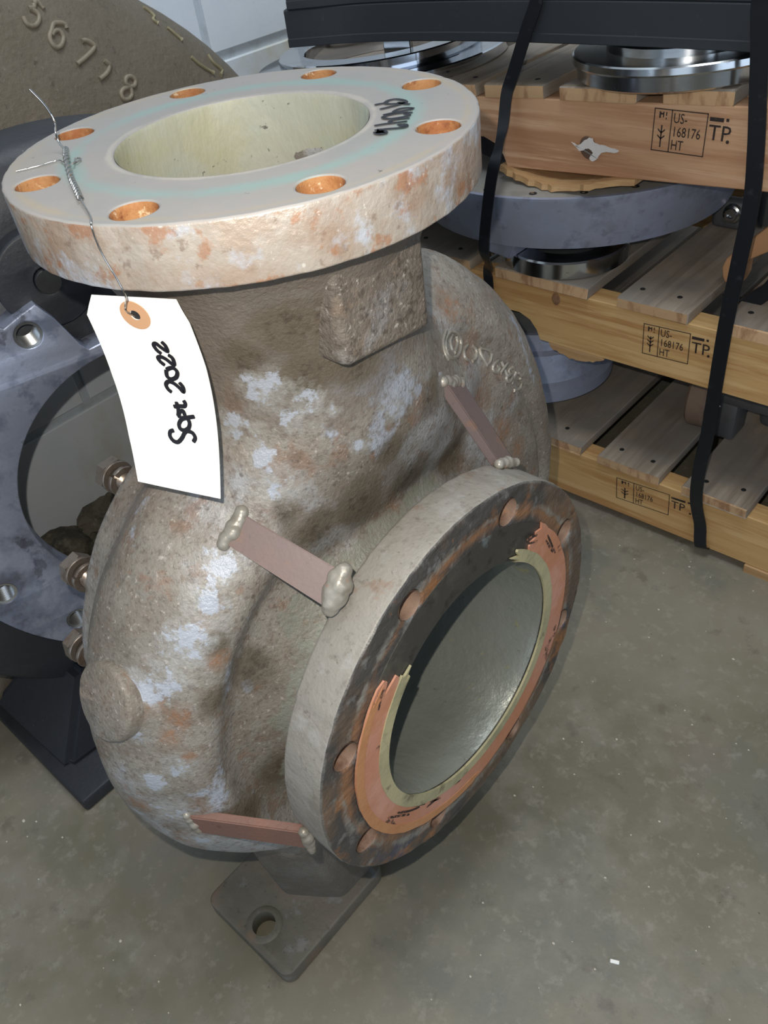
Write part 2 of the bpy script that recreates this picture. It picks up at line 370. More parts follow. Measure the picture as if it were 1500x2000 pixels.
def textmesh(s, size):
    cu = bpy.data.curves.new('t', 'FONT'); cu.body = s; cu.size = size; cu.extrude = 0.00008; cu.resolution_u = 2
    ob = bpy.data.objects.new('t', cu); C.objects.link(ob)
    dg = bpy.context.evaluated_depsgraph_get(); me = bpy.data.meshes.new_from_object(ob.evaluated_get(dg))
    bpy.data.objects.remove(ob); bpy.data.curves.remove(cu); me.materials.clear()
    bm = bmesh.new(); bm.from_mesh(me); bpy.data.meshes.remove(me); return bm
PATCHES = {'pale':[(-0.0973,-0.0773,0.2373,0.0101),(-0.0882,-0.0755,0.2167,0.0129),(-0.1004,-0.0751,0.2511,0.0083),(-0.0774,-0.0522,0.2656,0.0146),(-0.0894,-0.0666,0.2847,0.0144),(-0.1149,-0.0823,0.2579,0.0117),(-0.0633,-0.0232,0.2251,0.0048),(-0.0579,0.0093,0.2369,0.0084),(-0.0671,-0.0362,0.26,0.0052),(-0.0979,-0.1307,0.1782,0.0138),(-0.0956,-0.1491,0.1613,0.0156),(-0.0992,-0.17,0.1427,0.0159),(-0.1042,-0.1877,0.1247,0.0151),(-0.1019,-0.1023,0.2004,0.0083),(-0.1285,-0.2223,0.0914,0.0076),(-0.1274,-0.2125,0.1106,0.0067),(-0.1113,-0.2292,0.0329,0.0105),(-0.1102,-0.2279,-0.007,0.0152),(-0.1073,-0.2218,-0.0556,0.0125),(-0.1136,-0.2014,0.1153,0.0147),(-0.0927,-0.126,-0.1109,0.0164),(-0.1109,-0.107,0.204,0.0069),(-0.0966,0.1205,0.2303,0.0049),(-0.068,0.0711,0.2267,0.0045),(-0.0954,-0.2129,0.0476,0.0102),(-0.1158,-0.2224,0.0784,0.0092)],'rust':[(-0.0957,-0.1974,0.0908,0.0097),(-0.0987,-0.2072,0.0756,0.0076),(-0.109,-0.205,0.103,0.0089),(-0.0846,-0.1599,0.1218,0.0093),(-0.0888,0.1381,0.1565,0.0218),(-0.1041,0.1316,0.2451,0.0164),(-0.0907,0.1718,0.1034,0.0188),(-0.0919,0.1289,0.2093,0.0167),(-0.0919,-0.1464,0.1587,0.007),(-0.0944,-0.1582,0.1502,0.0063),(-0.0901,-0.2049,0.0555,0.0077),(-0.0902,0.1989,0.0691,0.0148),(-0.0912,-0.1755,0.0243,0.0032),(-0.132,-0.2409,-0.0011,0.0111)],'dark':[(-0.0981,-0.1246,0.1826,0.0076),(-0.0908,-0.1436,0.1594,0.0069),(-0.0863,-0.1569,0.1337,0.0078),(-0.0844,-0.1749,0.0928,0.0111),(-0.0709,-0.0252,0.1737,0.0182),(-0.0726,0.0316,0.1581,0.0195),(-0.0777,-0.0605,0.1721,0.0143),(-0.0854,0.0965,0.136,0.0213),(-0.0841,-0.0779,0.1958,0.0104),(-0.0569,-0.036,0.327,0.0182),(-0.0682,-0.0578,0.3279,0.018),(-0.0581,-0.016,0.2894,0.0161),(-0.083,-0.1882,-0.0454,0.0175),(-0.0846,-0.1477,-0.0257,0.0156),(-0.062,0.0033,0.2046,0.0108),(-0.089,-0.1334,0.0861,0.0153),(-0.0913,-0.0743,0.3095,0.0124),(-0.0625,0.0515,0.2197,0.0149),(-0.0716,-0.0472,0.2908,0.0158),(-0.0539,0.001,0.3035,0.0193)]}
# ================================================================== STRUCTURE
random.seed(4)
bm = bmesh.new(); box(bm, (-1.3, -3.6, FZ - .05), (3.4, 2.3, FZ))
fl = finish(bm, 'floor', M['floor']); fl['kind'] = 'structure'
bm = bmesh.new(); box(bm, (-1.15, -3.6, FZ), (-.935, 2.3, 2.6))
wl = finish(bm, 'wall_left', M['mortar']); wl['kind'] = 'structure'
bm = bmesh.new(); box(bm, (-1.15, 2.3, FZ), (3.4, 2.5, 2.6))
wb = finish(bm, 'wall_back', M['wall']); wb['kind'] = 'structure'
blk = None; CH, CL, JT = 0.212, 0.406, 0.014
for r in range(5):
    for k in range(-3, 6):
        y0 = .177 + CL * k + (0 if r % 2 else CL / 2)
        if blk is None:
            bm = bmesh.new(); box(bm, (-.01, 0, 0), (.005, CL - JT, CH - JT), .002)
            b = finish(bm, 'block', M['wall'], wl); blk = b.data
        else:
            b = bpy.data.objects.new('block', blk); C.objects.link(b); b.parent = wl
        b.location = (-.935, y0, FZ + r * CH + JT / 2)

# ================================================================== MAIN PUMP CASING
pump = thing('pump_casing', 'large grey-brown cast pump casing with two round flanges and welded gusset bars', 'pump casing', (-.145, 0, FZ))
DX, DZ = -.145, .4097
def volute_profile(th):
    """(x, r) loop of the hollow volute wall at angle th (degrees from +y towards +z)"""
    u = ((th - 118) % 360); f = min(max((u - 95) / 165.0, 0), 1); f = f * f * (3 - 2 * f)
    if u > 300: f = max(0, 1 - (u - 300) / 60)
    Ro = .2465 + .071 * f; bx = .016 * f
    return [(-.030, .112), (-.030, .1215), (-.052, .1235), (-.068, .131), (-.080, .143), (-.0885, .158),
            (-.0925, Ro - .074), (-.0885 - bx, Ro - .064), (-.0825 - bx, Ro - .055), (-.0835 - bx, Ro - .044), (-.092 - bx, Ro - .031), (-.108 - bx * .8, Ro - .018), (-.128 - bx * .4, Ro - .006), (-.150, Ro),
            (-.172, Ro - .004), (-.194, Ro - .018), (-.212, Ro - .036), (-.226, .2035), (-.238, .2010), (-.250, .1995), (-.255, .1965),
            (-.2555, .175), (-.2555, .10), (-.2555, .02), (-.235, .02), (-.235, .10), (-.20, .13), (-.15, .13), (-.11, .116), (-.08, .112)]
BOSS_P, BOSS_N = (-0.1402, -0.2265, 0.1025), (0.0345, -0.8787, 0.476)
def body_mesh():
    bm = bmesh.new(); n = 180; rings = []
    for i in range(n):
        th = 360 * i / n; a = R(th)
        rings.append([bm.verts.new((x, r * cos(a), r * sin(a))) for x, r in volute_profile(th)])
    P = len(rings[0])
    for i in range(n):
        A = rings[i]; B = rings[(i + 1) % n]
        for j in range(P): bm.faces.new([A[j], B[j], B[(j + 1) % P], A[(j + 1) % P]])
    # discharge neck: hollow tapered tube (z, rx, ry, y shift)
    sec = [(.3800, .121, .121, 0), (.372, .118, .118, 0), (.355, .106, .107, 0), (.332, .096, .097, 0), (.305, .091, .092, .002), (.275, .089, .093, .006),
           (.245, .088, .105, .014), (.215, .086, .130, .022), (.185, .080, .165, .026), (.150, .070, .195, .022), (.110, .056, .19, .01)]
    inn = [(.110, .05, .06, 0), (.20, .06, .065, 0), (.30, .074, .074, 0), (.3800, .0758, .0758, 0)]
    n = 96; prev = None; first = None
    for z, rx, ry, sy in sec + inn:
        cur = [bm.verts.new((DX + rx * cos(2 * pi * i / n), sy + ry * sin(2 * pi * i / n), z)) for i in range(n)]
        if prev:
            for i in range(n): bm.faces.new([prev[i], prev[(i + 1) % n], cur[(i + 1) % n], cur[i]])
        else: first = cur
        prev = cur
    for i in range(n): bm.faces.new([prev[i], prev[(i + 1) % n], first[(i + 1) % n], first[i]])
    # leg webs under the volute, cast in one with it
    for s in (-1, 1):
        def q(x, y, z): return bm.verts.new((x, s * y, z))
        lo = [q(-.176, .148, FZ + .012), q(-.160, .152, FZ + .012), q(-.106, .112, FZ + .012), q(-.106, .050, FZ + .012), q(-.190, .050, FZ + .012)]
        hi = [q(-.214, .168, -.13), q(-.180, .175, -.13), q(-.112, .15, -.13), q(-.112, .05, -.13), q(-.214, .05, -.13)]
        bm.faces.new(lo); bm.faces.new(hi)
        for i in range(5): bm.faces.new([lo[i], lo[(i + 1) % 5], hi[(i + 1) % 5], hi[i]])
    # fillet under the round boss low on the left
    mb = frame(BOSS_P, BOSS_N)
    l = lathe([(0, -.07), (.034, -.07), (.029, -.020), (.026, -.009), (.0, -.007)], 48)
    l.transform(mb @ Matrix.Diagonal((1.15, 1.15, 1, 1))); merge(bm, l)
    bmesh.ops.recalc_face_normals(bm, faces=bm.faces)
    me = bpy.data.meshes.new('tmp'); bm.to_mesh(me); bm.free()
    o = bpy.data.objects.new('tmp', me); C.objects.link(o)
    rm = o.modifiers.new('r', 'REMESH'); rm.mode = 'VOXEL'; rm.voxel_size = .0034; rm.adaptivity = 0
    sm = o.modifiers.new('s', 'SMOOTH'); sm.factor = .5; sm.iterations = 14
    dg = bpy.context.evaluated_depsgraph_get(); out = bpy.data.meshes.new_from_object(o.evaluated_get(dg))
    bpy.data.objects.remove(o); bpy.data.meshes.remove(me)
    for p in out.polygons: p.use_smooth = True
    return out
bme = body_mesh(); bme.name = 'volute_body'; bme.materials.clear()
# broad hand-cast unevenness
nrm = [v.normal.copy() for v in bme.vertices]
for v, q in zip(bme.vertices, nrm):
    v.co += q * (mnoise.noise(v.co * 16) * .0022 + mnoise.noise(v.co * 45) * .0008)
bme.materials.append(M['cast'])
kd = {}
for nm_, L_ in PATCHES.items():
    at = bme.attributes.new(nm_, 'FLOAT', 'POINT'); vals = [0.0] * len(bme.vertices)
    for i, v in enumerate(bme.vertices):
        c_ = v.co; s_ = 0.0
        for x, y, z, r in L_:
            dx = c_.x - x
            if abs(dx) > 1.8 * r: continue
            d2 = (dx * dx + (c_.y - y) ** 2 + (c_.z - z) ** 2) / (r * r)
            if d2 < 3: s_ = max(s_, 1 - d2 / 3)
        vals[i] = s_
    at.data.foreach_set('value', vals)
at = bme.attributes.new('neck', 'FLOAT', 'POINT')
at.data.foreach_set('value', [min(max((v.co.z - .235 + .05 * mnoise.noise(v.co * 14)) / .05, 0), 1) * (1 if v.co.y < .07 else 0) if True else 0 for v in bme.vertices])
at = bme.attributes.new('nozzle', 'FLOAT', 'POINT')
at.data.foreach_set('value', [min(max((.150 - math.hypot(v.co.y, v.co.z) + .02 * mnoise.noise(v.co * 22)) / .008, 0), 1) if v.co.x > -.12 else 0 for v in bme.vertices])
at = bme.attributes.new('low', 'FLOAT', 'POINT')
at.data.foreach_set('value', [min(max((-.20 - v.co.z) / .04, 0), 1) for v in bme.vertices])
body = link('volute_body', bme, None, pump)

l = lathe([(0, -.03), (.0265, -.03), (.0262, -.004), (.0252, -.0012), (.0238, .0), (0, .0)], 48); l.transform(frame(BOSS_P, BOSS_N) @ Matrix.Diagonal((1.12, 1.12, 1, 1)))
for v in l.verts: v.co += Vector((mnoise.noise(v.co * 90), mnoise.noise(v.co * 90 + Vector((5, 0, 0))), 0)) * .0008
finish(l, 'round_boss', M['cast'], pump, 40)
# pad on the front of the neck
bm = bmesh.new(); box(bm, (-.088, -.0405, .2935), (-.043, .0385, .374), .006, seg=3)
for v in bm.verts:
    if v.co.z < .31: v.co.z -= (v.co.y) * .12
    v.co.x += mnoise.noise(v.co * 60) * .0012
finish(bm, 'neck_pad', M['cast_dark'], pump, 50)

# discharge flange
holes = [circ(.0122, 32, .1207 * cos(R(22.5 + 45 * i)), .1207 * sin(R(22.5 + 45 * i))) for i in range(8)]
def rough_circ(r, n, a, seed):
    return [((r + a * mnoise.noise((3 * cos(t) * 4, 3 * sin(t) * 4, seed)) + a * .6 * mnoise.noise((cos(t) * 40, sin(t) * 40, seed))) * cos(t),
             (r + a * mnoise.noise((3 * cos(t) * 4, 3 * sin(t) * 4, seed)) + a * .6 * mnoise.noise((cos(t) * 40, sin(t) * 40, seed))) * sin(t)) for t in (2 * pi * i / n for i in range(n))]
bm = plate(rough_circ(.1397, 200, .0007, 2.0), holes + [circ(.0758, 96)], .034, .0016)
mt = Matrix.Translation((DX, 0, DZ)); bm.transform(mt)
fd = finish(bm, 'discharge_flange', M['flange_rim'], pump, 30)
fd.data.materials.append(M['flange_face'])
for p in fd.data.polygons:
    if p.center.z > DZ - .0008: p.material_index = 1
flatten(fd, 2)
for i in range(8):
    l = lathe([(.0123, .0), (.0119, -.002), (.0119, -.034)], 32)
    l.transform(Matrix.Translation((DX + .1207 * cos(R(22.5 + 45 * i)), .1207 * sin(R(22.5 + 45 * i)), DZ - .0006)))
    finish(l, 'bolt_hole', M['orange'], fd)
l = lathe([(.0758, -.0005), (.0752, -.003), (.075, -.04), (.073, -.10), (.071, -.16), (.071, -.162), (0, -.162)], 96)
l.transform(mt)
for v in l.verts:
    if v.co.z < DZ - .001: v.co += Vector((v.co.x - DX, v.co.y, 0)).normalized() * mnoise.noise(v.co * 40) * .0012
finish(l, 'discharge_bore', M['yellow_bore'], pump)

# suction flange
FX = frame((0, 0, 0), (1, 0, 0), (0, 1, 0))          # local x = world y, local y = world z
holes = [circ(.0112, 32, .1492 * cos(R(22.5 + 45 * i)), .1492 * sin(R(22.5 + 45 * i))) for i in range(8)]
bm = plate(rough_circ(.1715, 220, .0010, 7.0), holes + [circ(.1065, 96)], .038, .0028)
for v in bm.verts:
    if v.co.z > -.0005:
        rr = v.co.xy.length
        if rr > .16: v.co.z += mnoise.noise((v.co.x * 60, v.co.y * 60, 1)) * .0012
bm.transform(FX)
fs = finish(bm, 'suction_flange', M['rim_grey'], pump, 30)
fs.data.materials.append(M['suction_face'])
for p in fs.data.polygons:
    if p.center.x > -.0015: p.material_index = 1
flatten(fs, 0, 0)
for i in range(8):
    l = lathe([(.0113, .0), (.0110, -.001), (.0110, -.018), (.0, -.018)], 32)
    l.transform(FX @ Matrix.Translation((.1492 * cos(R(22.5 + 45 * i)), .1492 * sin(R(22.5 + 45 * i)), -.0008)))
    finish(l, 'bolt_hole', M['hole_brown'], fs)
def arc_plate(r0, r1, a0, a1, depth, jag=.0, seed=0, n=80):
    rnd = random.Random(seed); o = []
    for i in range(n + 1):
        a = R(a0 + (a1 - a0) * i / n); r = r1 + mnoise.noise((cos(a) * 9, sin(a) * 9, seed)) * jag; o.append((r * cos(a), r * sin(a)))
    for k in range(1, 6):
        f = k / 6; r = r1 + (r0 - r1) * f; a = R(a1 + rnd.uniform(-4, 5) * (jag > 0)); o.append((r * cos(a), r * sin(a)))
    for i in range(n + 1):
        a = R(a1 + (a0 - a1) * i / n); r = r0; o.append((r * cos(a), r * sin(a)))
    for k in range(1, 6):
        f = k / 6; r = r0 + (r1 - r0) * f; a = R(a0 + rnd.uniform(-5, 4) * (jag > 0)); o.append((r * cos(a), r * sin(a)))
    return plate(o, [], depth)
bm = plate(circ(.1375, 120), [circ(.105, 96)], .0008); bm.transform(FX @ Matrix.Translation((0, 0, .0006)))
finish(bm, 'face_groove', M['groove'], fs)
g = arc_plate(.1135, .1388, 137, 360 + 45, .0016, .0012, 3); g.transform(FX @ Matrix.Translation((0, 0, .0024)))
go = finish(g, 'gasket_remnant', M['salmon'], pump, mw=None); go['label'] = 'torn salmon pink gasket stuck to the suction face'
g = arc_plate(.1046, .1150, 132, 360 + 56, .0020, .0006, 9); g.transform(FX @ Matrix.Translation((0, 0, .0032)))
gi = finish(g, 'gasket_inner_band', M['cream'], go)
# orange outer lip of the gasket on the left
g = arc_plate(.1310, .1392, 140, 265, .0004, .0008, 5); g.transform(FX @ Matrix.Translation((0, 0, .0028)))
M['lip'] = mat('orange_lip', srgb(186, 132, 88), .75, 0, [(40, .45, .65, srgb(176, 118, 76), .7), (60, .6, .7, srgb(196, 140, 112), .6)], bump=.5, bscale=150)
finish(g, 'gasket_outer_lip', M['lip'], go)
SM = [[(-.1155, -.0527), (-.1006, -.0704), (-.0933, -.0795)], [(-.1053, -.0596), (-.0926, -.075), (-.0808, -.0851)], [(-.0897, -.0718), (-.0743, -.0894)],
      [(-.0731, -.0969), (-.0643, -.0997), (-.0575, -.1021)], [(-.0682, -.0952), (-.0556, -.1062)], [(-.1057, .0851), (-.1098, .0721)], [(-.0984, .0866), (-.1039, .0753)],
      [(-.0354, -.1112), (-.027, -.1144)], [(.0772, .0958), (.0844, .0939), (.0918, .0901)], [(.0796, .0902), (.0919, .0835)], [(.1046, .0746), (.1156, .0522)], [(.1070, .0785), (.1197, .0479)]]
bm = ribbons([[(.00265, a_, b_) for a_, b_ in st] for st in SM], .0022, (1, 0, 0), 0)
M['smear'] = mat('black_smear', srgb(48, 36, 30), .8, 0, [(260, .5, .6, srgb(176, 120, 92), .9)])
finish(bm, 'ink_smears', M['smear'], go)
# throat
l = lathe([(.1062, -.0008), (.1058, -.0025), (.1052, -.008), (.1045, -.05), (.104, -.10), (.106, -.15), (.108, -.19), (.100, -.20), (0, -.205)], 128)
l.transform(FX)
for v in l.verts:
    if v.co.x < -.004: v.co -= Vector((0, v.co.y, v.co.z)).normalized() * abs(mnoise.noise(v.co * 28)) * .0018
finish(l, 'suction_throat', M['throat'], pump)

# gusset bars with weld beads
def blob(c, n, size, seed, name='weld_bead', par=None, ax=None):
    """a welded bead: overlapping ripples joined to one lump running along ax"""
    rnd = random.Random(seed); bm = bmesh.new(); N = 7
    for k in range(N):
        f = k / (N - 1) - .5
        r = bmesh.ops.create_icosphere(bm, subdivisions=3, radius=1)
        ctr = Vector(c) + Vector(ax) * f + Vector((rnd.uniform(-1, 1), rnd.uniform(-1, 1), rnd.uniform(-1, 1))) * size * .18
        s = size * (1.0 - .8 * f * f) * rnd.uniform(.85, 1.12)
        for v in r['verts']:
            d = v.co.copy(); v.co = ctr + d * s * (1 + .14 * mnoise.noise(d * 2.2 + Vector((k, seed, 0))))
    me = bpy.data.meshes.new('t'); bm.to_mesh(me); bm.free(); o = bpy.data.objects.new('t', me); C.objects.link(o)
    q = o.modifiers.new('r', 'REMESH'); q.mode = 'VOXEL'; q.voxel_size = .0011
    q = o.modifiers.new('s', 'SMOOTH'); q.iterations = 3
    dg = bpy.context.evaluated_depsgraph_get(); out = bpy.data.meshes.new_from_object(o.evaluated_get(dg)); bpy.data.objects.remove(o)
    for p in out.polygons: p.use_smooth = True
    out.materials.clear(); out.name = name
    return link(name, out, M['weld'], par)
def gusset(A0, A1, B0, B1, th, beadA, beadB, m, seed):
    """flat bar whose wide face has corners A0, A1 (volute end) and B0, B1 (flange end)"""
    A0, A1, B0, B1 = map(Vector, (A0, A1, B0, B1))
    nr = (B0 - A0).cross(A1 - A0).normalized()
    if nr.dot(Vector((0, (A0 + B0).y, (A0 + B0).z))) < 0: nr = -nr
    bm = bmesh.new(); top = [bm.verts.new(p) for p in (A0, B0, B1, A1)]; bot = [bm.verts.new(p - nr * th) for p in (A0, B0, B1, A1)]
    bm.faces.new(top); bm.faces.new(bot)
    for i in range(4): bm.faces.new([top[i], top[(i + 1) % 4], bot[(i + 1) % 4], bot[i]])
    bmesh.ops.bevel(bm, geom=list(bm.edges), offset=.0009, segments=2, affect='EDGES')
    o = finish(bm, 'gusset_bar', m, pump, 40)
    blob((A0 + A1) / 2 - nr * .002, nr, beadA, seed, par=o, ax=(A1 - A0) * 1.0)
    blob((B0 + B1) / 2 - nr * .001, nr, beadB, seed + 1, par=o, ax=(B1 - B0) * 1.0)
    return o
gusset((-.100, -.1020, .2050), (-.100, -.1210, .1930), (-.030, -.0840, .1750), (-.030, -.1010, .1540), .007, .0062, .0085, M['gusset'], 11)
gusset((-.0668, .0750, .2206), (-.0755, .1065, .2006), (-.030, .0890, .1520), (-.030, .1100, .1380), .008, .0058, .0048, M['gusset'], 21)
gusset((-.100, -.2225, -.012), (-.100, -.2195, -.040), (-.026, -.1730, -.024), (-.026, -.1720, -.050), .007, .0042, .0050, M['gusset_rust'], 31)

# feet
def foot(s, name='foot'):
    hx, hy = -.164, s * .189
    def rc(cx, cy, r, a0): return [(cx + r * cos(R(a0 + 15 * k)), cy + r * sin(R(a0 + 15 * k))) for k in range(7)]
    x0, x1, y0, y1, r = -.2275, -.0950, -.2115, -.060, .012
    out = rc(x0 + r, y0 + r, r, 180) + rc(x1 - r, y0 + r, r, 270) + rc(x1 - r, y1 - r, r, 0) + rc(x0 + r, y1 - r, r, 90)
    hx = -.1545
    if s > 0: out = [(x, -y) for x, y in out][::-1]
    bm = plate(out, [circ(.0127, 32, hx, hy)], .022, .0025)
    bm.transform(Matrix.Translation((0, 0, FZ + .022)))
    for v in bm.verts:
        if v.co.z > FZ + .02: v.co.z += mnoise.noise(v.co * 30) * .0012
    o = finish(bm, name, M['foot'], pump, 30)
    l = lathe([(.0127, .0), (.0190, .0), (.0200, .0008), (.0190, .0016), (.0145, .0018), (.0127, .002), (.0127, -.012)], 40)
    l.transform(Matrix.Translation((hx, hy, FZ + .0215))); finish(l, 'bolt_hole_rim', M['foot'], o, 50)
foot(-1); foot(1)

# bolts in the back flange
def bolt(y, z, out, seed):
    rnd = random.Random(seed)
    root = None
    mw = frame((-.2555, y, z), (-1, 0, 0), (0, cos(rnd.random() * 3), sin(rnd.random() * 3)))
    prof = [(0, -.004)]; k = 0; zz = -.004
    while zz < out + .002:
        prof += [(.0082, zz), (.0074, zz + .00075)]; zz += .0015
    prof += [(0, zz)]
    l = lathe(prof, 28); l.transform(mw); th = finish(l, 'bolt', M['bolt'], pump, 60)
    h = bmesh.new(); r = bmesh.ops.create_cone(h, cap_ends=True, segments=6, radius1=.0150, radius2=.0150, depth=.0115)
    bmesh.ops.bevel(h, geom=[e for e in h.edges if abs(e.verts[0].co.z - e.verts[1].co.z) < 1e-6 and e.verts[0].co.z > 0], offset=.0018, segments=2, affect='EDGES')
    h.transform(mw @ Matrix.Translation((0, 0, out + .0145))); finish(h, 'hex_head', M['bolt'], th, 25)
    wsh = lathe([(.0090, out + .0055), (.0138, out + .0055), (.0143, out + .0062), (.0143, out + .0082), (.0090, out + .0088)], 40, closed=True)
    wsh.transform(mw); finish(wsh, 'flat_washer', M['bolt'], th, 30)
    # split lock washer: an open helical ring
    sp = lathe([(.0086, 0), (.0132, 0), (.0136, .0006), (.0136, .0032), (.0132, .0038), (.0086, .0038)], 40, .12, 2 * pi - .05, closed=True)
    for v in sp.verts:
        a = math.atan2(v.co.y, v.co.x) % (2 * pi); v.co.z += out - .006 + .0022 * a / (2 * pi)
    sp.transform(mw @ Matrix.Rotation(rnd.uniform(0, 6), 4, 'Z')); finish(sp, 'lock_washer', M['bolt'], th, 40)
bolt(-.0955, .1500, .022, 1)
bolt(-.1570, .0900, .020, 2)
bolt(-.1840, .0200, .019, 5)
for a in (330, 290, 250, 210, 30, 80):      # the rest of the ring, round the back
    if a != 210: bolt(.181 * cos(R(a)), .181 * sin(R(a)), .012, a)
MARK_FLANGE = [[(-0.0965,0.0644,0.4097),(-0.0952,0.0671,0.4097),(-0.0931,0.07,0.4097),(-0.0944,0.0745,0.4097),(-0.0916,0.0784,0.4097),(-0.0845,0.0776,0.4097),(-0.0803,0.0739,0.4097),(-0.0846,0.0711,0.4097),(-0.0883,0.0693,0.4097),(-0.0919,0.0686,0.4097)],[(-0.0873,0.0586,0.4097),(-0.0843,0.0647,0.4097),(-0.0821,0.0699,0.4097),(-0.0812,0.0742,0.4097)],[(-0.086,0.0736,0.4097),(-0.0795,0.0722,0.4097),(-0.0757,0.0729,0.4097)],[(-0.0675,0.0666,0.4097),(-0.0717,0.0665,0.4097),(-0.0752,0.0644,0.4097),(-0.0761,0.0612,0.4097),(-0.0753,0.0568,0.4097)],[(-0.0776,0.0504,0.4097),(-0.0743,0.0557,0.4097),(-0.0711,0.0605,0.4097),(-0.0689,0.0631,0.4097)],[(-0.0689,0.0631,0.4097),(-0.0679,0.0662,0.4097)],[(-0.0743,0.0462,0.4097),(-0.0748,0.0499,0.4097),(-0.0722,0.055,0.4097),(-0.0678,0.0583,0.4097),(-0.063,0.0599,0.4097)],[(-0.0743,0.0462,0.4097),(-0.0694,0.0458,0.4097),(-0.0654,0.0487,0.4097),(-0.0621,0.0532,0.4097),(-0.0625,0.0559,0.4097),(-0.0671,0.0571,0.4097)],[(-0.0643,0.0408,0.4097),(-0.0653,0.0444,0.4097),(-0.0627,0.048,0.4097),(-0.0578,0.0511,0.4097)],[(-0.0689,0.033,0.4097),(-0.0639,0.0387,0.4097),(-0.0593,0.0425,0.4097),(-0.0553,0.046,0.4097)],[(-0.057,0.0393,0.4097),(-0.0538,0.0401,0.4097),(-0.0509,0.0399,0.4097),(-0.0497,0.0369,0.4097),(-0.0528,0.034,0.4097),(-0.0569,0.0315,0.4097),(-0.0596,0.0297,0.4097)]]
MARK_DOT = [[(-0.0605,0.0259,0.4097),(-0.06,0.0278,0.4097),(-0.0564,0.0261,0.4097),(-0.0542,0.0243,0.4097),(-0.0566,0.0235,0.4097),(-0.0602,0.0256,0.4097)],[(-0.0594,0.0255,0.4097),(-0.0558,0.025,0.4097)],[(-0.0548,0.0392,0.4097),(-0.0504,0.0394,0.4097)]]
MARK_TAG = [[(0.009,-0.089),(0.0109,-0.086),(0.0096,-0.0831),(0.0062,-0.0823),(0.004,-0.0838),(0.0018,-0.087),(-0.0015,-0.09),(-0.0046,-0.0896),(-0.0065,-0.0868),(-0.0057,-0.0838),(-0.0029,-0.0827)],[(0.006,-0.0825),(0.0087,-0.0778),(0.0079,-0.0742),(0.0042,-0.0748),(0.0014,-0.0782),(0.0017,-0.0813),(0.0047,-0.0819),(0.0074,-0.0802)],[(0.0133,-0.0722),(0.0089,-0.0732),(0.0027,-0.0744)],[(0.0027,-0.0744),(0.003,-0.071),(0.0059,-0.0692),(0.0067,-0.0725)],[(0.0018,-0.0734),(0.003,-0.0692),(0.0029,-0.0636)],[(0.0001,-0.0672),(0.0046,-0.0664),(0.0078,-0.0661),(0.0088,-0.0641),(0.008,-0.0623)],[(0.0017,-0.0577),(-0.0003,-0.0558),(-0.0008,-0.0529),(0.0014,-0.0507),(0.0046,-0.0514),(0.0076,-0.0541),(0.0095,-0.0567),(0.0103,-0.0535),(0.0086,-0.0505)],[(0.0027,-0.0428),(0.0018,-0.0471),(0.0041,-0.0489),(0.0079,-0.0471),(0.0096,-0.0434),(0.0073,-0.0411),(0.0027,-0.0428)],[(0.003,-0.0399),(0.0008,-0.0377),(0.0002,-0.0353),(0.0023,-0.0343),(0.0052,-0.0357),(0.009,-0.0391),(0.0098,-0.0348),(0.0076,-0.0326)],[(0.0036,-0.0323),(0.0015,-0.0301),(0.0007,-0.027),(0.0026,-0.0256),(0.0047,-0.0277),(0.008,-0.0303),(0.0083,-0.0267),(0.0067,-0.0241)]]
MARK_DIGITS = [[[(-0.734,0.2175,0.4164),(-0.7362,0.2138,0.4231),(-0.7347,0.2078,0.4224)],[(-0.7347,0.2078,0.4224),(-0.7328,0.2053,0.4193),(-0.7317,0.1982,0.4198)],[(-0.7321,0.1997,0.4199),(-0.7316,0.204,0.4168),(-0.7303,0.2069,0.4125),(-0.7279,0.2039,0.4076),(-0.7253,0.1966,0.4041),(-0.7246,0.1899,0.405),(-0.7255,0.1868,0.4089),(-0.7275,0.1868,0.4144)]],[[(-0.7278,0.2337,0.3928),(-0.7294,0.2339,0.397),(-0.7294,0.2286,0.3996),(-0.7282,0.2202,0.4006),(-0.725,0.2129,0.3954),(-0.7222,0.2067,0.3902),(-0.72,0.206,0.3837),(-0.7192,0.21,0.379),(-0.7209,0.2178,0.3805),(-0.724,0.2244,0.3867),(-0.7258,0.2223,0.3929),(-0.725,0.2159,0.3938),(-0.7232,0.2106,0.3912)]],[[(-0.7247,0.2454,0.3776),(-0.7257,0.2528,0.3764),(-0.7245,0.2598,0.3686),(-0.7197,0.2431,0.3624),(-0.7158,0.2258,0.3585)]],[[(-0.7207,0.2644,0.3533),(-0.7197,0.2692,0.3465),(-0.7166,0.2606,0.3405),(-0.7136,0.247,0.3373)]],[[(-0.7157,0.2859,0.3188),(-0.7162,0.2819,0.3241),(-0.7181,0.2858,0.3289),(-0.7193,0.293,0.3286),(-0.7187,0.2971,0.3234),(-0.7169,0.2932,0.3185),(-0.7157,0.2859,0.3188),(-0.7141,0.2757,0.3194),(-0.7123,0.2691,0.3164),(-0.711,0.2692,0.31),(-0.7115,0.2759,0.3077),(-0.7136,0.2842,0.3107),(-0.7155,0.2856,0.3184)]]]
MARK_DRIPS = [[(-0.7665,0.3682,0.3868),(-0.7652,0.3753,0.3806),(-0.7616,0.3775,0.3748),(-0.7577,0.3721,0.3729),(-0.7563,0.3762,0.3679)],[(-0.7579,0.3903,0.3599),(-0.7565,0.3973,0.3522),(-0.7547,0.4053,0.3427)],[(-0.7463,0.4082,0.3221),(-0.7456,0.4187,0.3104),(-0.7475,0.4384,0.2955)],[(-0.7594,0.445,0.3155),(-0.7561,0.4487,0.3054),(-0.7563,0.4607,0.2929),(-0.7502,0.4512,0.2887)]]
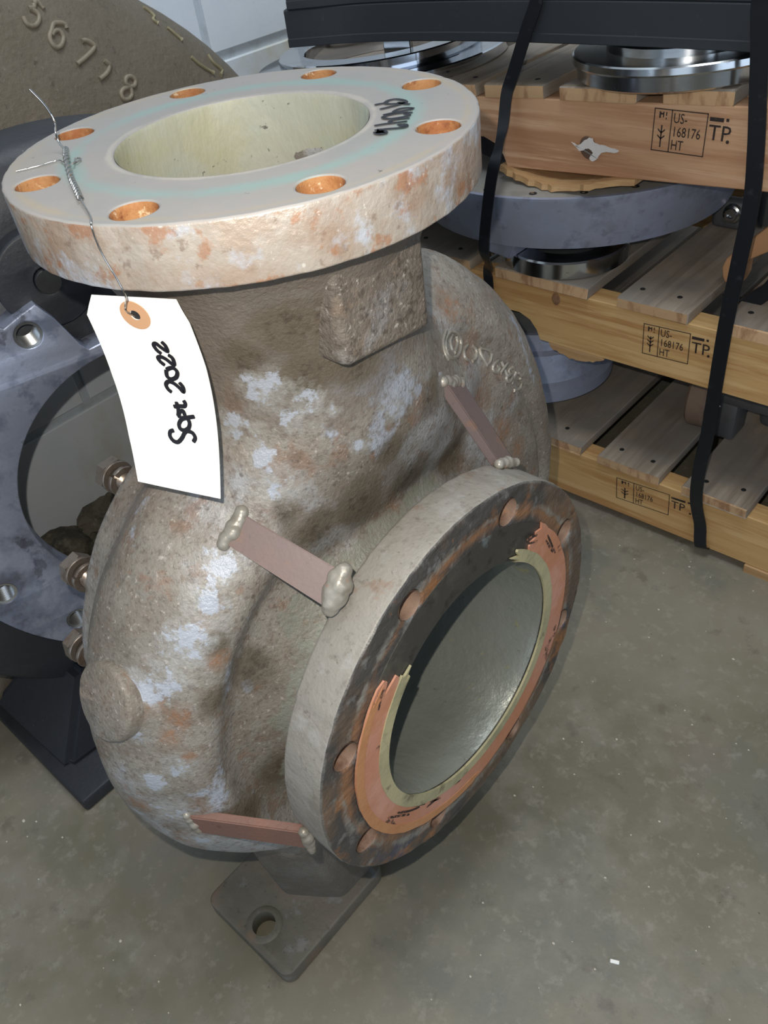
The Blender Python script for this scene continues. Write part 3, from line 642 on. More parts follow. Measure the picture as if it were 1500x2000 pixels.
MARK_SHOULDER = [[(-0.0979,0.1339,0.2126),(-0.091,0.1235,0.2138),(-0.085,0.1123,0.217),(-0.0807,0.1023,0.2219),(-0.0792,0.096,0.2271),(-0.0806,0.0947,0.2315),(-0.0848,0.0991,0.2337),(-0.0915,0.1088,0.2327),(-0.096,0.118,0.2311),(-0.0975,0.1247,0.229),(-0.0988,0.131,0.224),(-0.0998,0.1354,0.2172),(-0.0979,0.1339,0.2126)],[(-0.0961,0.1147,0.2353),(-0.0889,0.1023,0.2363),(-0.0824,0.0935,0.2361),(-0.0779,0.0904,0.2315),(-0.0769,0.0917,0.2273)],[(-0.0963,0.1213,0.2271),(-0.0907,0.1118,0.2279),(-0.0844,0.1058,0.225)],[(-0.0988,0.1297,0.2223),(-0.0963,0.127,0.2176),(-0.0856,0.1101,0.2214)],[(-0.1013,0.1467,0.2052),(-0.0955,0.1345,0.2083),(-0.0889,0.1262,0.2077),(-0.09,0.1329,0.201)],[(-0.1016,0.1527,0.2015),(-0.1004,0.156,0.196),(-0.0951,0.1486,0.1937),(-0.0919,0.1394,0.1965)],[(-0.1016,0.1619,0.1939),(-0.0978,0.16,0.1888),(-0.0945,0.162,0.1803)],[(-0.1017,0.1638,0.1935),(-0.1016,0.174,0.1867),(-0.1014,0.1784,0.1802),(-0.0963,0.169,0.1786),(-0.0945,0.162,0.1803)],[(-0.1019,0.1902,0.169),(-0.0963,0.1741,0.1734),(-0.0942,0.1702,0.1711),(-0.0944,0.1757,0.1657),(-0.0968,0.1829,0.1649),(-0.0977,0.1805,0.169)],[(-0.1018,0.1929,0.1657),(-0.0967,0.1937,0.1528)],[(-0.1017,0.203,0.1593),(-0.0948,0.1817,0.1617)],[(-0.1017,0.2087,0.1517),(-0.1019,0.204,0.1509),(-0.1011,0.2038,0.148),(-0.1023,0.2103,0.1434),(-0.0951,0.1914,0.1526),(-0.0935,0.189,0.1505),(-0.0948,0.1966,0.1453),(-0.1023,0.2103,0.1434),(-0.1017,0.2116,0.1482),(-0.1017,0.2087,0.1517)],[(-0.1017,0.2155,0.1435),(-0.102,0.2108,0.1393),(-0.0951,0.1989,0.1426)],[(-0.1015,0.2181,0.1409),(-0.1013,0.2228,0.1344),(-0.1025,0.2205,0.1318),(-0.1024,0.2254,0.1258),(-0.1012,0.2175,0.1237),(-0.0935,0.1994,0.1349)]]
# ================================================================== MARKER NUMBER ON THE FLANGE
bm = ribbons(MARK_FLANGE, .0028, (0, 0, 1), .0006); merge(bm, ribbons(MARK_DOT, .0052, (0, 0, 1), .0007))
finish(bm, 'marker_writing', M['ink'], fd)

# ================================================================== PAPER TAG AND WIRE
TO = Vector((-.1077, -.1226, .3633)); TU = Vector((.925, .38, 0)); TN = Vector((-.3785, .9212, -.09)); TW = Vector((-.0342, .0832, .9959))
def tagpt(s, t, lift=0.0):
    q = min(max(-t / .125, 0), 1); return TO + TU * s + TW * t + TN * (.010 * sin(pi * q) - lift)
tagt = thing('paper_tag', 'white card tag wired to the top flange, handwritten Sept 2022', 'tag', TO)
ol = [(-.0355, -.0100), (-.0262, .0028), (.0262, .0028), (.0290, -.0110), (.0288, -.04), (.0262, -.08), (.0232, -.1232), (-.006, -.1215), (-.0352, -.1195), (-.0370, -.09), (-.0372, -.05)]
nrow = 44; hole = (-.0029, -.0081, .0030)
bm = bmesh.new(); rows = []
def halfw(t):
    if t > -.0105: f = (t + .0105) / .0133; return (-.0355 + .0093 * f, .0290 - .0028 * f)
    f = min(1, (-.0105 - t) / .11); return (-.0355 - .0016 * sin(pi * min(1, f * .8)), .0290 - .0058 * f)
T = plate([(a, b) for a, b in ol], [circ(hole[2], 20, hole[0], hole[1])], .0004)
bmesh.ops.triangulate(T, faces=T.faces)
for k in range(1, 30):
    g = [v for v in T.verts] + [e for e in T.edges] + [f for f in T.faces]
    bmesh.ops.bisect_plane(T, geom=g, plane_co=(0, -.125 * k / 30, 0), plane_no=(0, 1, 0))
for v in T.verts: v.co = tagpt(v.co.x, v.co.y, v.co.z)
finish(T, 'card', M['paper'], tagt, 60)
def ringpts(r0, r1):
    return plate(circ(r1, 32, hole[0], hole[1]), [circ(r0, 24, hole[0], hole[1])], .0003)
E1 = ringpts(.0031, .0088)
for v in E1.verts: v.co = tagpt(v.co.x, v.co.y, v.co.z + .0007)
finish(E1, 'eyelet_patch', M['eyelet'], tagt, 60)
bm = bmesh.new()
for st in MARK_TAG:
    P = smooth_path([(x, y, 0) for x, y in st], 5); prev = None
    for i, p in enumerate(P):
        t = P[min(i + 1, len(P) - 1)] - P[max(i - 1, 0)]; s = Vector((t.y, -t.x, 0)).normalized() * (.0027 * (.65 if i in (0, len(P) - 1) else 1) / 2)
        a, b = p + s, p - s
        cur = (bm.verts.new(tagpt(a.x, a.y, .0008)), bm.verts.new(tagpt(b.x, b.y, .0008)))
        if prev: bm.faces.new([prev[0], cur[0], cur[1], prev[1]])
        prev = cur
finish(bm, 'handwriting', M['ink'], tagt, 60)
WT = smooth_path([(-.2176, -.0751, .4135), (-.1990, -.0860, .4140), (-.1662, -.1036, .4135), (-.1466, -.1128, .4128), (-.1277, -.1218, .4122), (-.1100, -.1290, .4118), (-.1010, -.1340, .4112)], 8)
def helix(path, r, turns, ph):
    out = []
    for i, p in enumerate(path):
        t = (path[min(i + 1, len(path) - 1)] - path[max(i - 1, 0)]).normalized(); a = t.cross(Vector((0, 0, 1))).normalized(); b = t.cross(a)
        f = 2 * pi * turns * i / (len(path) - 1) + ph
        out.append(p + a * cos(f) * r + b * sin(f) * r)
    return out
HW = smooth_path([tuple(p) for p in WT[::2]], 6)
bm = tube(helix(HW[:int(len(HW) * .62)], .0013, 9, 0), .0006, 6)
merge(bm, tube(helix(HW[:int(len(HW) * .62)], .0013, 9, pi), .0006, 6))
merge(bm, tube(smooth_path([tuple(HW[int(len(HW) * .62) - 1]), tuple(WT[-8]), (-.1010, -.1345, .4108), (-.1006, -.1350, .4040), (-.0998, -.1345, .3948), (-.0970, -.1333, .3843), (-.0955, -.1325, .3745), (-.1050, -.1290, .3660), (-.1100, -.1275, .3600), (-.1104, -.1235, .3550)], 6), .0005, 6))
merge(bm, tube(smooth_path([(-.2176, -.0751, .4135), (-.2260, -.0735, .4150), (-.2300, -.0715, .4200), (-.2295, -.0700, .4269), (-.2310, -.0718, .4360), (-.2345, -.0755, .4450)], 6), .0007, 6))
merge(bm, tube(smooth_path([(-.1960, -.0880, .4128), (-.2050, -.0860, .4112), (-.2121, -.0850, .4108), (-.2157, -.0960, .4106), (-.2213, -.1072, .4106)], 6), .0004, 6))
merge(bm, tube(smooth_path([(-.1900, -.0880, .4128), (-.1960, -.0835, .4112), (-.2030, -.0785, .4110), (-.1990, -.0775, .4110), (-.1950, -.0830, .4112)], 6), .0005, 6))
finish(bm, 'tie_wire', M['wire'], tagt, 60)
# ================================================================== BLACK CASING ON THE LEFT
AC = Vector((-.4414, .0188, .0176))
blk_ = thing('black_pump_casing', 'black painted pump casing with machined ring face behind the tagged pump', 'pump casing', (AC.x, AC.y, FZ))
BN = Vector((cos(R(-15)), sin(R(-15)), 0))
# local x = horizontal in the face plane (towards +y), local y = up, local z = out of the face
BF = Matrix((Vector((sin(R(15)), cos(R(15)), 0)), Vector((0, 0, 1)), BN)).transposed().to_4x4(); BF.translation = AC
def ringout(n=200):
    o = []
    for i in range(n):
        a = 360 * i / n; r = .241
        if 72 < a < 105: r = .162 + .079 * max(0, (abs(a - 88.5) - 12.0) / 4.5) ** .8 if abs(a - 88.5) > 12 else .162
        if abs(a - 109) < 5: r = .226
        o.append((min(r, .241) * cos(R(a)), min(r, .241) * sin(R(a))))
    return o
hp = [(.207, 110.5), (.213, -162), (.207, -136), (.207, 20), (.207, -20), (.207, -60), (.207, -100), (.207, 55), (.207, 155)]
bm = plate(ringout(), [circ(.0128, 32, r * cos(R(a)), r * sin(R(a))) for r, a in hp] + [circ(.1494, 128)], .030, .0014)
bm.transform(BF); rf = finish(bm, 'machined_ring', M['blued'], blk_, 30)
for r, a in hp:
    prof = [(.0129, -.0005)]; z = -.001
    while z > -.028: prof += [(.0104, z), (.0122, z - .001)]; z -= .002
    prof += [(.0122, z), (0, z)]
    l = lathe(prof, 32); l.transform(BF @ Matrix.Translation((r * cos(R(a)), r * sin(R(a)), 0))); finish(l, 'threaded_hole', M['thread'], rf, 60)
# cover drum behind the ring: a short hollow barrel that swells into the volute
prof = [(.1600, -.0295), (.232, -.0295), (.238, -.034), (.285, -.037), (.325, -.044), (.341, -.062), (.344, -.100), (.332, -.142), (.298, -.168), (.270, -.172), (.255, -.150), (.240, -.06), (.200, -.032), (.160, -.031)]
l = lathe(prof, 144, closed=True); l.transform(BF); 
for v in l.verts:
    if v.co.z > .20: v.co.x += .04 * (v.co.z - .20)
finish(l, 'volute_body', M['black'], blk_, 40)
# lug with an added mirror plug imitating the daylight seen through its hole, top right of the face
bm = plate([(.046 * cos(R(a)) , .046 * sin(R(a))) for a in range(0, 360, 10)], [circ(.0118, 24)], .022, .003)
bm.transform(BF @ Matrix.Translation((-.036, .232, -.012))); lg = finish(bm, 'lug', M['black'], blk_)
l = lathe([(0, -.004), (.0112, -.004), (.0116, -.006), (.0116, -.025), (0, -.025)], 28); l.transform(BF @ Matrix.Translation((-.036, .232, -.002))); finish(l, 'hole_light_plug', M['mirror'], lg)
# threaded stud showing under the flange, beside the tag
prof = [(0, .028)]; z = .028
while z > -.03: prof += [(.0085, z), (.0073, z - .0008)]; z -= .0016
prof += [(0, z)]
l = lathe(prof, 24); l.transform(BF @ Matrix.Translation((.032, .222, 0)) @ Matrix.Rotation(R(62), 4, 'Y')); finish(l, 'threaded_stud', M['thread'], blk_, 60)
# leg: a web going down to a foot plate on the floor
bm = bmesh.new()
def hexa(bm, lo, hi):
    a = [bm.verts.new(p) for p in lo]; b = [bm.verts.new(p) for p in hi]
    bm.faces.new(a); bm.faces.new(b)
    for i in range(len(a)): bm.faces.new([a[i], a[(i + 1) % len(a)], b[(i + 1) % len(a)], b[i]])
hexa(bm, [(-.690, -.228, FZ + .02), (-.500, -.222, FZ + .02), (-.490, -.10, FZ + .02), (-.690, -.10, FZ + .02)],
     [(-.60, -.15, -.225), (-.505, -.15, -.225), (-.50, -.08, -.225), (-.60, -.08, -.225)])
bmesh.ops.bevel(bm, geom=list(bm.edges), offset=.008, segments=2, affect='EDGES')
finish(bm, 'leg_web', M['black'], blk_, 50)
bm = bmesh.new(); box(bm, (-.70, -.234, FZ), (-.445, -.10, FZ + .022), .004, seg=2); finish(bm, 'foot', M['black'], blk_)
bm = bmesh.new(); box(bm, (-.70, .16, FZ), (-.445, .26, FZ + .022), .004, seg=2); finish(bm, 'foot', M['foot'], blk_)
bm = bmesh.new()
hexa(bm, [(-.655, .17, FZ + .02), (-.50, .17, FZ + .02), (-.50, .25, FZ + .02), (-.655, .25, FZ + .02)], [(-.63, .15, -.22), (-.50, .15, -.22), (-.50, .22, -.22), (-.63, .22, -.22)])
finish(bm, 'leg_web', M['black'], blk_, 50)

# ================================================================== BROWN CASTING, TOP LEFT
bc = thing('brown_casting', 'big brown cast bowl with raised digits 5 6 7 1 8, against the wall', 'casting', (-.74, -.05, FZ))

bm = bmesh.new(); r = bmesh.ops.create_uvsphere(bm, u_segments=96, v_segments=64, radius=1.0)
for v in bm.verts:
    q = v.co.copy(); v.co = Vector((-0.79 + q.z * 0.128, -0.26 + q.x * 0.84, 0.08 + q.y * 0.48))
g = list(bm.verts) + list(bm.edges) + list(bm.faces)
res = bmesh.ops.bisect_plane(bm, geom=g, plane_co=(0, 0, .16), plane_no=(0, 0, -1), clear_outer=True)
ed = [e for e in res['geom_cut'] if isinstance(e, bmesh.types.BMEdge)]
bmesh.ops.edgeloop_fill(bm, edges=ed)
for v in bm.verts: v.co.x += mnoise.noise(v.co * 9) * .0012
finish(bm, 'bowl', M['brown_cast'], bc, 50)
bm = bmesh.new(); hexa(bm, [(-.86, -.34, FZ), (-.68, -.34, FZ), (-.68, -.19, FZ), (-.86, -.19, FZ)], [(-.83, -.40, .20), (-.67, -.40, .20), (-.67, -.10, .20), (-.83, -.10, .20)])
finish(bm, 'pedestal', M['brown_cast'], bc, 50)
DIGITS = []
def digit(st, i):
    bm = bmesh.new()
    for s_ in st: merge(bm, tube(smooth_path(s_, 5), .0029, 8))
    o = finish(bm, 'raised_digit', M['letters'], bc, 60)
for i, st in enumerate(MARK_DIGITS): digit(st, i)
for st in MARK_DRIPS:
    finish(tube(smooth_path(st, 5), [.0022] * (len(smooth_path(st, 5)) - 1) + [.0034], 6), 'paint_drip', M['ivory'], bc, 60)

# raised foundry marks on the pump's shoulder
lm = None
for st in MARK_SHOULDER:
    t_ = tube(smooth_path(st, 4), .0016, 6)
    if lm is None: lm = t_
    else: merge(lm, t_)
finish(lm, 'raised_foundry_mark', M['weld'], pump, 60)
# ================================================================== PALLETS
SH = .086
def pallet(label, stx0, stx1, ztop, slope, boards, bottoms, pine, stamp, notch, bow=None):
    """front stringer runs along x at y=.612; ztop(x) = ztop + slope*x is its top"""
    y0 = .612
    root = thing('pallet', label, 'pallet', ((stx0 + stx1) / 2, y0 + .5, ztop - SH), group='stacked wooden pallets')
    M_ = Matrix.Translation((0, 0, ztop)) @ Matrix.Rotation(-math.atan(slope), 4, 'Y')
    def stringer(y):
        bm = bmesh.new(); pts = [(stx0, 0), (stx0, -SH)]
        for nx0, nx1 in notch:
            pts += [(nx0, -SH), (nx0 + .004, -SH + .018), (nx0 + .02, -SH + .034), (nx0 + .035, -SH + .038), (nx1 - .035, -SH + .038), (nx1 - .016, -SH + .030), (nx1 - .004, -SH + .016), (nx1, -SH)]
        pts += [(stx1, -SH), (stx1, 0)]
        A = [bm.verts.new((x, y, z)) for x, z in pts]; B = [bm.verts.new((x, y + .036, z)) for x, z in pts]
        bm.faces.new(A); bm.faces.new(B)
        for i in range(len(A)): bm.faces.new([A[i], A[(i + 1) % len(A)], B[(i + 1) % len(A)], B[i]])
        bmesh.ops.bevel(bm, geom=[e for e in bm.edges], offset=.0012, segments=1, affect='EDGES')
        bm.transform(M_); return finish(bm, 'stringer', pine, root, 30)
    s0 = stringer(y0); stringer(y0 + .47); stringer(y0 + .94)
    rnd = random.Random(label)
    for x0, x1, yo in boards:
        bm = bmesh.new(); box(bm, (x0, y0 - .004 + yo, 0.0), (x1, y0 + .98, .016), .0012)
        r_ = bmesh.ops.bisect_plane(bm, geom=list(bm.verts) + list(bm.edges) + list(bm.faces), plane_co=(0, y0 + .02, 0), plane_no=(0, 1, 0))
        for v in bm.verts:
            if v.co.y < y0 + .01:
                v.co.y += rnd.uniform(-.002, .002); v.co.z += rnd.uniform(-.0008, .0004)
        bm.transform(M_ @ Matrix.Rotation(R(rnd.uniform(-.3, .3)), 4, 'Z'))
        o = finish(bm, 'deck_board', M['deck'], root, 30)
        o.data.materials.append(M['deck_end'])
        for p in o.data.polygons:
            if p.normal.y < -.7: p.material_index = 1
        for f in (.22, .74):
            l = lathe([(0, .0168), (.0032, .0166), (.0040, .0158)], 10); l.transform(M_ @ Matrix.Translation((x0 + (x1 - x0) * f, y0 + .022 + .012 * rnd.random(), 0)))
            finish(l, 'nail_head', M['dark'], o)
    for x0, x1 in bottoms:
        bm = bmesh.new(); box(bm, (x0, y0 - .003, -SH - .016), (x1, y0 + .98, -SH), .0012)
        bm.transform(M_); o = finish(bm, 'bottom_board', M['pine_tan'], root, 30)
    if stamp:
        x, z, wd, ht, rot, lines, blank = stamp
        bm = bmesh.new(); t = .0011
        def rect(a, b, c_, d): 
            vs = [bm.verts.new(p) for p in ((a, b, 0), (c_, b, 0), (c_, d, 0), (a, d, 0))]; bm.faces.new(vs)
        rect(0, 0, wd, t); rect(0, ht - t, wd, ht); rect(0, 0, t, ht); rect(wd - t, 0, wd, ht); rect(wd * .33, 0, wd * .33 + t, ht)
        fs_ = ht * .33
        for k, s_ in enumerate(lines):
            tm = textmesh(s_, fs_); tm.transform(Matrix.Translation((wd * .37, ht * (.70 - .31 * k), 0)) @ Matrix.Diagonal((.74, 1, 1, 1))); merge(bm, tm)
        # left compartment: the wheat-ear mark with its upright letters
        for a, b, c_, d in ((.10, .78, .13, .93), (.13, .90, .17, .86), (.17, .80, .19, .93), (.225, .84, .245, .93), (.225, .76, .245, .80)): rect(a * wd, b * ht, c_ * wd, d * ht)
        rect(.155 * wd, .10 * ht, .180 * wd, .62 * ht)
        for s_ in (-1, 1):
            for yb in (.30, .42, .54) if not blank else (.30, .44):
                vs = [bm.verts.new((wd * (.167 + s_ * a), ht * b, 0)) for a, b in ((.0, yb - .02), (.07, yb + .06), (.07, yb + .10), (.0, yb + .02))]
                bm.faces.new(vs if s_ > 0 else vs[::-1])
        for s_, xx, zz, sz in (('TP', wd * 1.03, ht * .42, ht * .50), ('.', wd * 1.34, ht * .38, ht * .7)):
            tm = textmesh(s_, sz); tm.transform(Matrix.Translation((xx, zz, 0))); merge(bm, tm)
        rect(wd * 1.03, ht * .84, wd * 1.28, ht * .93); rect(wd * 1.32, ht * .86, wd * 1.37, ht * .93)
        fr = Matrix(((1, 0, 0, x), (0, 0, -1, y0 - .0006), (0, 1, 0, z), (0, 0, 0, 1)))
        bm.transform(fr @ Matrix.Rotation(R(rot), 4, 'Z')); finish(bm, 'ink_stamp', M['stamp_ink'], s0, 60)
    return root, s0, M_
p1, s1, _ = pallet('lowest pallet of the strapped stack, standing on the floor', -.78, .44, -.268, 0,
    [(-.78, -.66, 0), (-.60, -.46, 0), (-.42, -.257, 0), (-.222, -.120, -.002), (-.083, .014, -.002), (.058, .16, 0), (.20, .30, 0), (.34, .44, 0)],
    [(-.78, -.68), (.022, .12), (.34, .44)], M['pine_gold'], (-.1887, -.3255, .0880, .0400, 3.5, ['US-', '168176', 'HT'], True), [(-.63, -.33), (.10, .34)])
p2, s2, _ = pallet('middle pallet of the strapped stack, knotted golden front beam', -.76, .46, .001, 0,
    [(-.76, -.64, 0), (-.60, -.455, 0), (-.410, -.256, -.002), (-.214, -.114, -.002), (-.070, .030, -.001), (.075, .18, 0), (.22, .34, 0), (.37, .46, 0)],
    [(-.76, -.66), (.08, .16), (.36, .46)], M['pine_gold'], (-.1700, -.0590, .0655, .0450, 2.0, ['US-', '168176', 'HT'], False), [(-.60, -.334)])
p3, s3, M3 = pallet('top pallet of the strapped stack, pink front beam with a knot hole', -.80, .42, .2660, .05,
    [(-.80, -.68, 0), (-.645, -.545, 0), (-.515, -.432, 0), (-.421, -.332, .002), (-.303, -.203, 0), (-.177, -.096, .002), (-.058, .05, 0), (.09, .20, 0), (.24, .36, 0)],
    [(-.80, -.70), (.30, .42)], M['pine_pink'], (-.1845, .2062, .0632, .0462, -.5, ['US-', '168176', 'HT'], True), [(-.66, -.392)])
# splintered bottom board bowed under the top pallet
bm = bmesh.new(); n = 26
for yy in (0,):
    top = []; bot = []
    rnd = random.Random(3)
    for i in range(n + 1):
        x = -.395 + .195 * i / n; q = (i / n)
        z = .1645 + .006 * q - .013 * sin(pi * min(1, q * 1.15)) + rnd.uniform(-.0008, .0008)
        yf = .606 - .012 * sin(pi * q) + rnd.uniform(-.003, .003)
        top.append((x, yf, z)); 
A = [bm.verts.new(p) for p in top]; B = [bm.verts.new((p[0], p[1] - .001, p[2] - .0075)) for p in top]
A2 = [bm.verts.new((p[0], 1.3, p[2] + .001)) for p in top]; B2 = [bm.verts.new((p[0], 1.3, p[2] - .009)) for p in top]
for i in range(n):
    bm.faces.new([A[i], A[i + 1], A2[i + 1], A2[i]]); bm.faces.new([B[i], B[i + 1], B2[i + 1], B2[i]]); bm.faces.new([A[i], A[i + 1], B[i + 1], B[i]]); bm.faces.new([A2[i], A2[i + 1], B2[i + 1], B2[i]])
bm.faces.new([A[0], B[0], B2[0], A2[0]]); bm.faces.new([A[-1], B[-1], B2[-1], A2[-1]])
finish(bm, 'bottom_board', M['pine_tan'], p3, 30)
# broken splinter hanging from the middle pallet's front beam
bm = bmesh.new(); rnd = random.Random(8); n = 16; A = []; B = []
for i in range(n + 1):
    x = -.318 + .088 * i / n; d = .004 + .012 * sin(pi * min(1, i / n * .9 + .08)) + rnd.uniform(-.0015, .0015)
    A.append((x, -.0845)); B.append((x + .003, -.0845 - d))
lp = A + B[::-1]; F = [bm.verts.new((x, .6115, z)) for x, z in lp]; G = [bm.verts.new((x, .646, z)) for x, z in lp]
bm.faces.new(F); bm.faces.new(G)
for i in range(len(lp)): bm.faces.new([F[i], F[(i + 1) % len(lp)], G[(i + 1) % len(lp)], G[i]])
finish(bm, 'splinter', M['pine_tan'], s2, 30)
# knot hole stuffed with white fibre, and the knot of the middle pallet
l = lathe([(0, .0012), (.011, .0012), (.0128, .0002)], 24); l.transform(frame((-.2665, .6118, .199), (0, -1, 0), (0, .0, 1)) @ Matrix.Rotation(.5, 4, 'Z') @ Matrix.Diagonal((1.1, .9, 1, 1)))
kh = finish(l, 'knot_hole', mat('knot_dark', srgb(98, 76, 62), .9, 0, bump=.6, bscale=200), s3)
o_ = [(-.288, .205), (-.281, .2005), (-.276, .2025), (-.270, .208), (-.262, .2115), (-.256, .206), (-.243, .2045), (-.2265, .2015), (-.2270, .1995), (-.240, .1990), (-.248, .1955), (-.2535, .1880), (-.2590, .1855), (-.2620, .1895), (-.2570, .1950), (-.2640, .2000), (-.2700, .1985), (-.2760, .1960), (-.2800, .1990)]
o_ = [(q.x, q.y) for q in smooth_path([(a_, b_, 0) for a_, b_ in o_ + o_[:1]], 4)][:-1]
o_ = [(a_ + .0010 * mnoise.noise((a_ * 900, b_ * 900, 0)), b_ + .0014 * mnoise.noise((a_ * 900, b_ * 900, 5))) for a_, b_ in o_]
bm = plate(o_, [], .003, .0004)
for v in bm.verts: v.co = Vector((v.co.x, .6098 + (-.003 - v.co.z) * .6, v.co.y)) 
finish(bm, 'white_fibre', M['putty'], s3, 30)
l = lathe([(0, .0014), (.007, .0012), (.0085, .0002)], 20); l.transform(frame((-.3070, .6118, -.012), (0, -1, 0), (0, 0, 1)) @ Matrix.Diagonal((1.1, .8, 1, 1)))
finish(l, 'knot', mat('knot_tan', srgb(140, 102, 72), .8, 0, [(200, .5, .65, srgb(100, 66, 42), .8)], bump=.5, bscale=200), s2)

# ================================================================== CAST PARTS ON THE PALLETS
def lathe_at(prof, name, m, parent, loc, n=120, ang=30):
    l = lathe(prof, n, closed=True); l.transform(Matrix.Translation(loc)); return finish(l, name, m, parent, ang)
cov = thing('casing_cover', 'wide blue-grey machined casing cover ring between the middle and top pallets', 'casing cover', (-.39, .79, .017))
c0 = (-.405, .812, 0)
o = lathe_at([(.150, .068), (.222, .062), (.232, .066), (.262, .140), (.2625, .1445), (.258, .1455), (.150, .1455)], 'cover_ring', M['cover'], cov, c0)
o.data.materials.append(M['cover_top'])
for p in o.data.polygons:
    if p.center.z > .1452: p.material_index = 1
for a in range(0, 360, 15):
    l = lathe([(0, .0004), (.0052, .0003)], 16); l.transform(Matrix.Translation((c0[0] + .246 * cos(R(a + 4)), c0[1] + .246 * sin(R(a + 4)), .1457))); finish(l, 'bolt_hole', M['dark'], o)
    if a > 200:
        l = lathe([(0, .0012), (.0022, .001), (.0028, 0)], 8); l.transform(Matrix.Translation((c0[0] + .246 * cos(R(a + 4)) - .001, c0[1] + .246 * sin(R(a + 4)), .1459))); finish(l, 'screw_tip', M['steel'], o)
hb = lathe_at([(.060, .0176), (.0885, .0176), (.0905, .019), (.0905, .0400), (.0885, .0425), (.060, .0425)], 'hub_ring', M['steel'], cov, (-.342, .692, 0))
lathe_at([(.0, .030), (.0845, .030), (.0845, .0405), (.0, .0405)], 'hub_recess', M['steel_dull'], cov, (-.342, .692, 0))
lathe_at([(.0, .035), (.055, .035), (.06, .075), (.0, .075)], 'hub_neck', M['steel_dull'], cov, (-.36, .74, 0))
bm = bmesh.new(); hexa(bm, [(-.415, .600, .040), (-.372, .592, .040), (-.372, .66, .040), (-.415, .66, .040)], [(-.440, .590, .085), (-.350, .582, .085), (-.350, .68, .085), (-.440, .68, .085)])
bmesh.ops.bevel(bm, geom=list(bm.edges), offset=.004, segments=2, affect='EDGES'); finish(bm, 'lug', M['cover'], cov, 50)

rg = thing('cone_ring', 'blue-grey conical cast ring between the lowest and middle pallets', 'ring', (-.43, .765, -.252))
lathe_at([(.070, -.232), (.112, -.232), (.127, -.226), (.1275, -.206), (.123, -.202), (.116, -.196), (.105, -.152), (.098, -.146), (.092, -.120), (.070, -.120)], 'cone_body', M['cover'], rg, (-.428, .752, 0))
lathe_at([(.050, -.2515), (.080, -.2515), (.080, -.231), (.050, -.231)], 'spigot', M['steel_dull'], rg, (-.428, .752, 0))
lathe_at([(.060, -.121), (.084, -.121), (.084, -.086), (.060, -.086)], 'upper_spigot', M['steel_dull'], rg, (-.428, .752, 0))

wh = thing('wheel_casting', 'small brown wheel with black bolted hub on the lowest pallet', 'wheel', (-.13, .766, -.252))
FXw = frame((-.150, .768, -.2015), (1, .10, 0), (0, 0, 1))
l = lathe([(.018, 0), (.046, 0), (.050, .004), (.050, .026), (.046, .030), (.018, .030)], 64, closed=True); l.transform(FXw); finish(l, 'tyre', mat('brown_tyre', srgb(122, 100, 84), .7, 0, [(30, .5, .65, srgb(96, 76, 60), .6)]), wh)
l = lathe([(0, .026), (.043, .026), (.046, .030), (.046, .040), (.042, .045), (0, .045)], 64); l.transform(FXw); hbk = finish(l, 'hub_plate', M['black'], wh)
for a in (200, 262, 320, 20, 80, 140):
    l = lathe([(0, .050), (.003, .050), (.0042, .048), (.0042, .044)], 10); l.transform(FXw @ Matrix.Translation((.028 * cos(R(a)), .028 * sin(R(a)), 0))); finish(l, 'bolt_head', M['steel'], hbk)

br = thing('grey_bracket', 'grey cast bracket with a downturned leg on the lowest pallet', 'bracket', (-.05, .76, -.252))
bm = bmesh.new(); box(bm, (-.104, .742, -.252), (-.072, .79, -.168), .006, seg=2); finish(bm, 'bracket_leg', M['steel_dull'], br)
bm = bmesh.new(); box(bm, (-.104, .740, -.190), (.12, .80, -.160), .006, seg=2); finish(bm, 'bracket_beam', M['steel_dull'], br)
bm = bmesh.new(); box(bm, (.075, .750, -.252), (.11, .80, -.17), .006, seg=2); finish(bm, 'bracket_leg', M['steel_dull'], br)
bm = bmesh.new(); box(bm, (-.06, .80, -.252), (.10, .93, -.100), .012, seg=2); finish(bm, 'block', M['steel_dull'], br)

bp = thing('bolted_plate', 'dark grey cast block with a bright socket bolt on the middle pallet', 'casting', (-.14, .9, .017))
bm = bmesh.new(); box(bm, (-.203, .862, .0175), (-.142, .885, .0605), .008, seg=3); finish(bm, 'front_plate', M['steel_dull'], bp)
l = lathe([(0, .004), (.0045, .004), (.0055, .0085), (.0085, .0085), (.0095, .006), (.0125, .0045), (.0150, 0), (0, 0)], 28); l.transform(frame((-.172, .863, .042), (0, -1, .05), (0, 0, 1))); finish(l, 'socket_bolt', M['steel'], bp, 30)
bm = bmesh.new(); box(bm, (-.1480, .885, .0175), (.05, 1.06, .12), .012, seg=2); finish(bm, 'cast_block', M['steel_dull'], bp)

wd_ = [(-.1108, .0180), (-.1135, .0308), (-.1098, .0438), (-.0985, .0568), (-.0642, .0950), (-.030, .120), (-.030, .088), (-.0582, .0632), (-.0801, .0484), (-.0857, .0376), (-.0853, .0223), (-.0893, .0095), (-.1000, .0085), (-.1070, .0120)]
bm = plate(wd_, [], .030, .002)
for v in bm.verts: v.co = Vector((v.co.x, .70 - v.co.z, v.co.y + .0088))
o = finish(bm, 'wooden_offcut', mat('raw_offcut', srgb(188, 140, 98), .7, 0, [(30, .5, .65, srgb(164, 118, 78), .6)], bump=.4, bscale=90), None, 50)
tag(o, 'bent tan wooden offcut with a rounded end behind the right strap', 'wood offcut')
bm = plate([(-.118, -.012), (-.096, -.014), (-.070, .012), (-.052, .050), (-.030, .088), (-.030, .060), (-.046, .012), (-.070, -.018), (-.090, -.030), (-.112, -.028)], [], .012, .002)
for v in bm.verts: v.co = Vector((v.co.x + .022, .668 - v.co.z, v.co.y + .022 + .009))
o = finish(bm, 'rubber_strip', M['strap'], None, 50)
tag(o, 'black rubber strip poking down between boards under the wooden offcut', 'rubber strip')

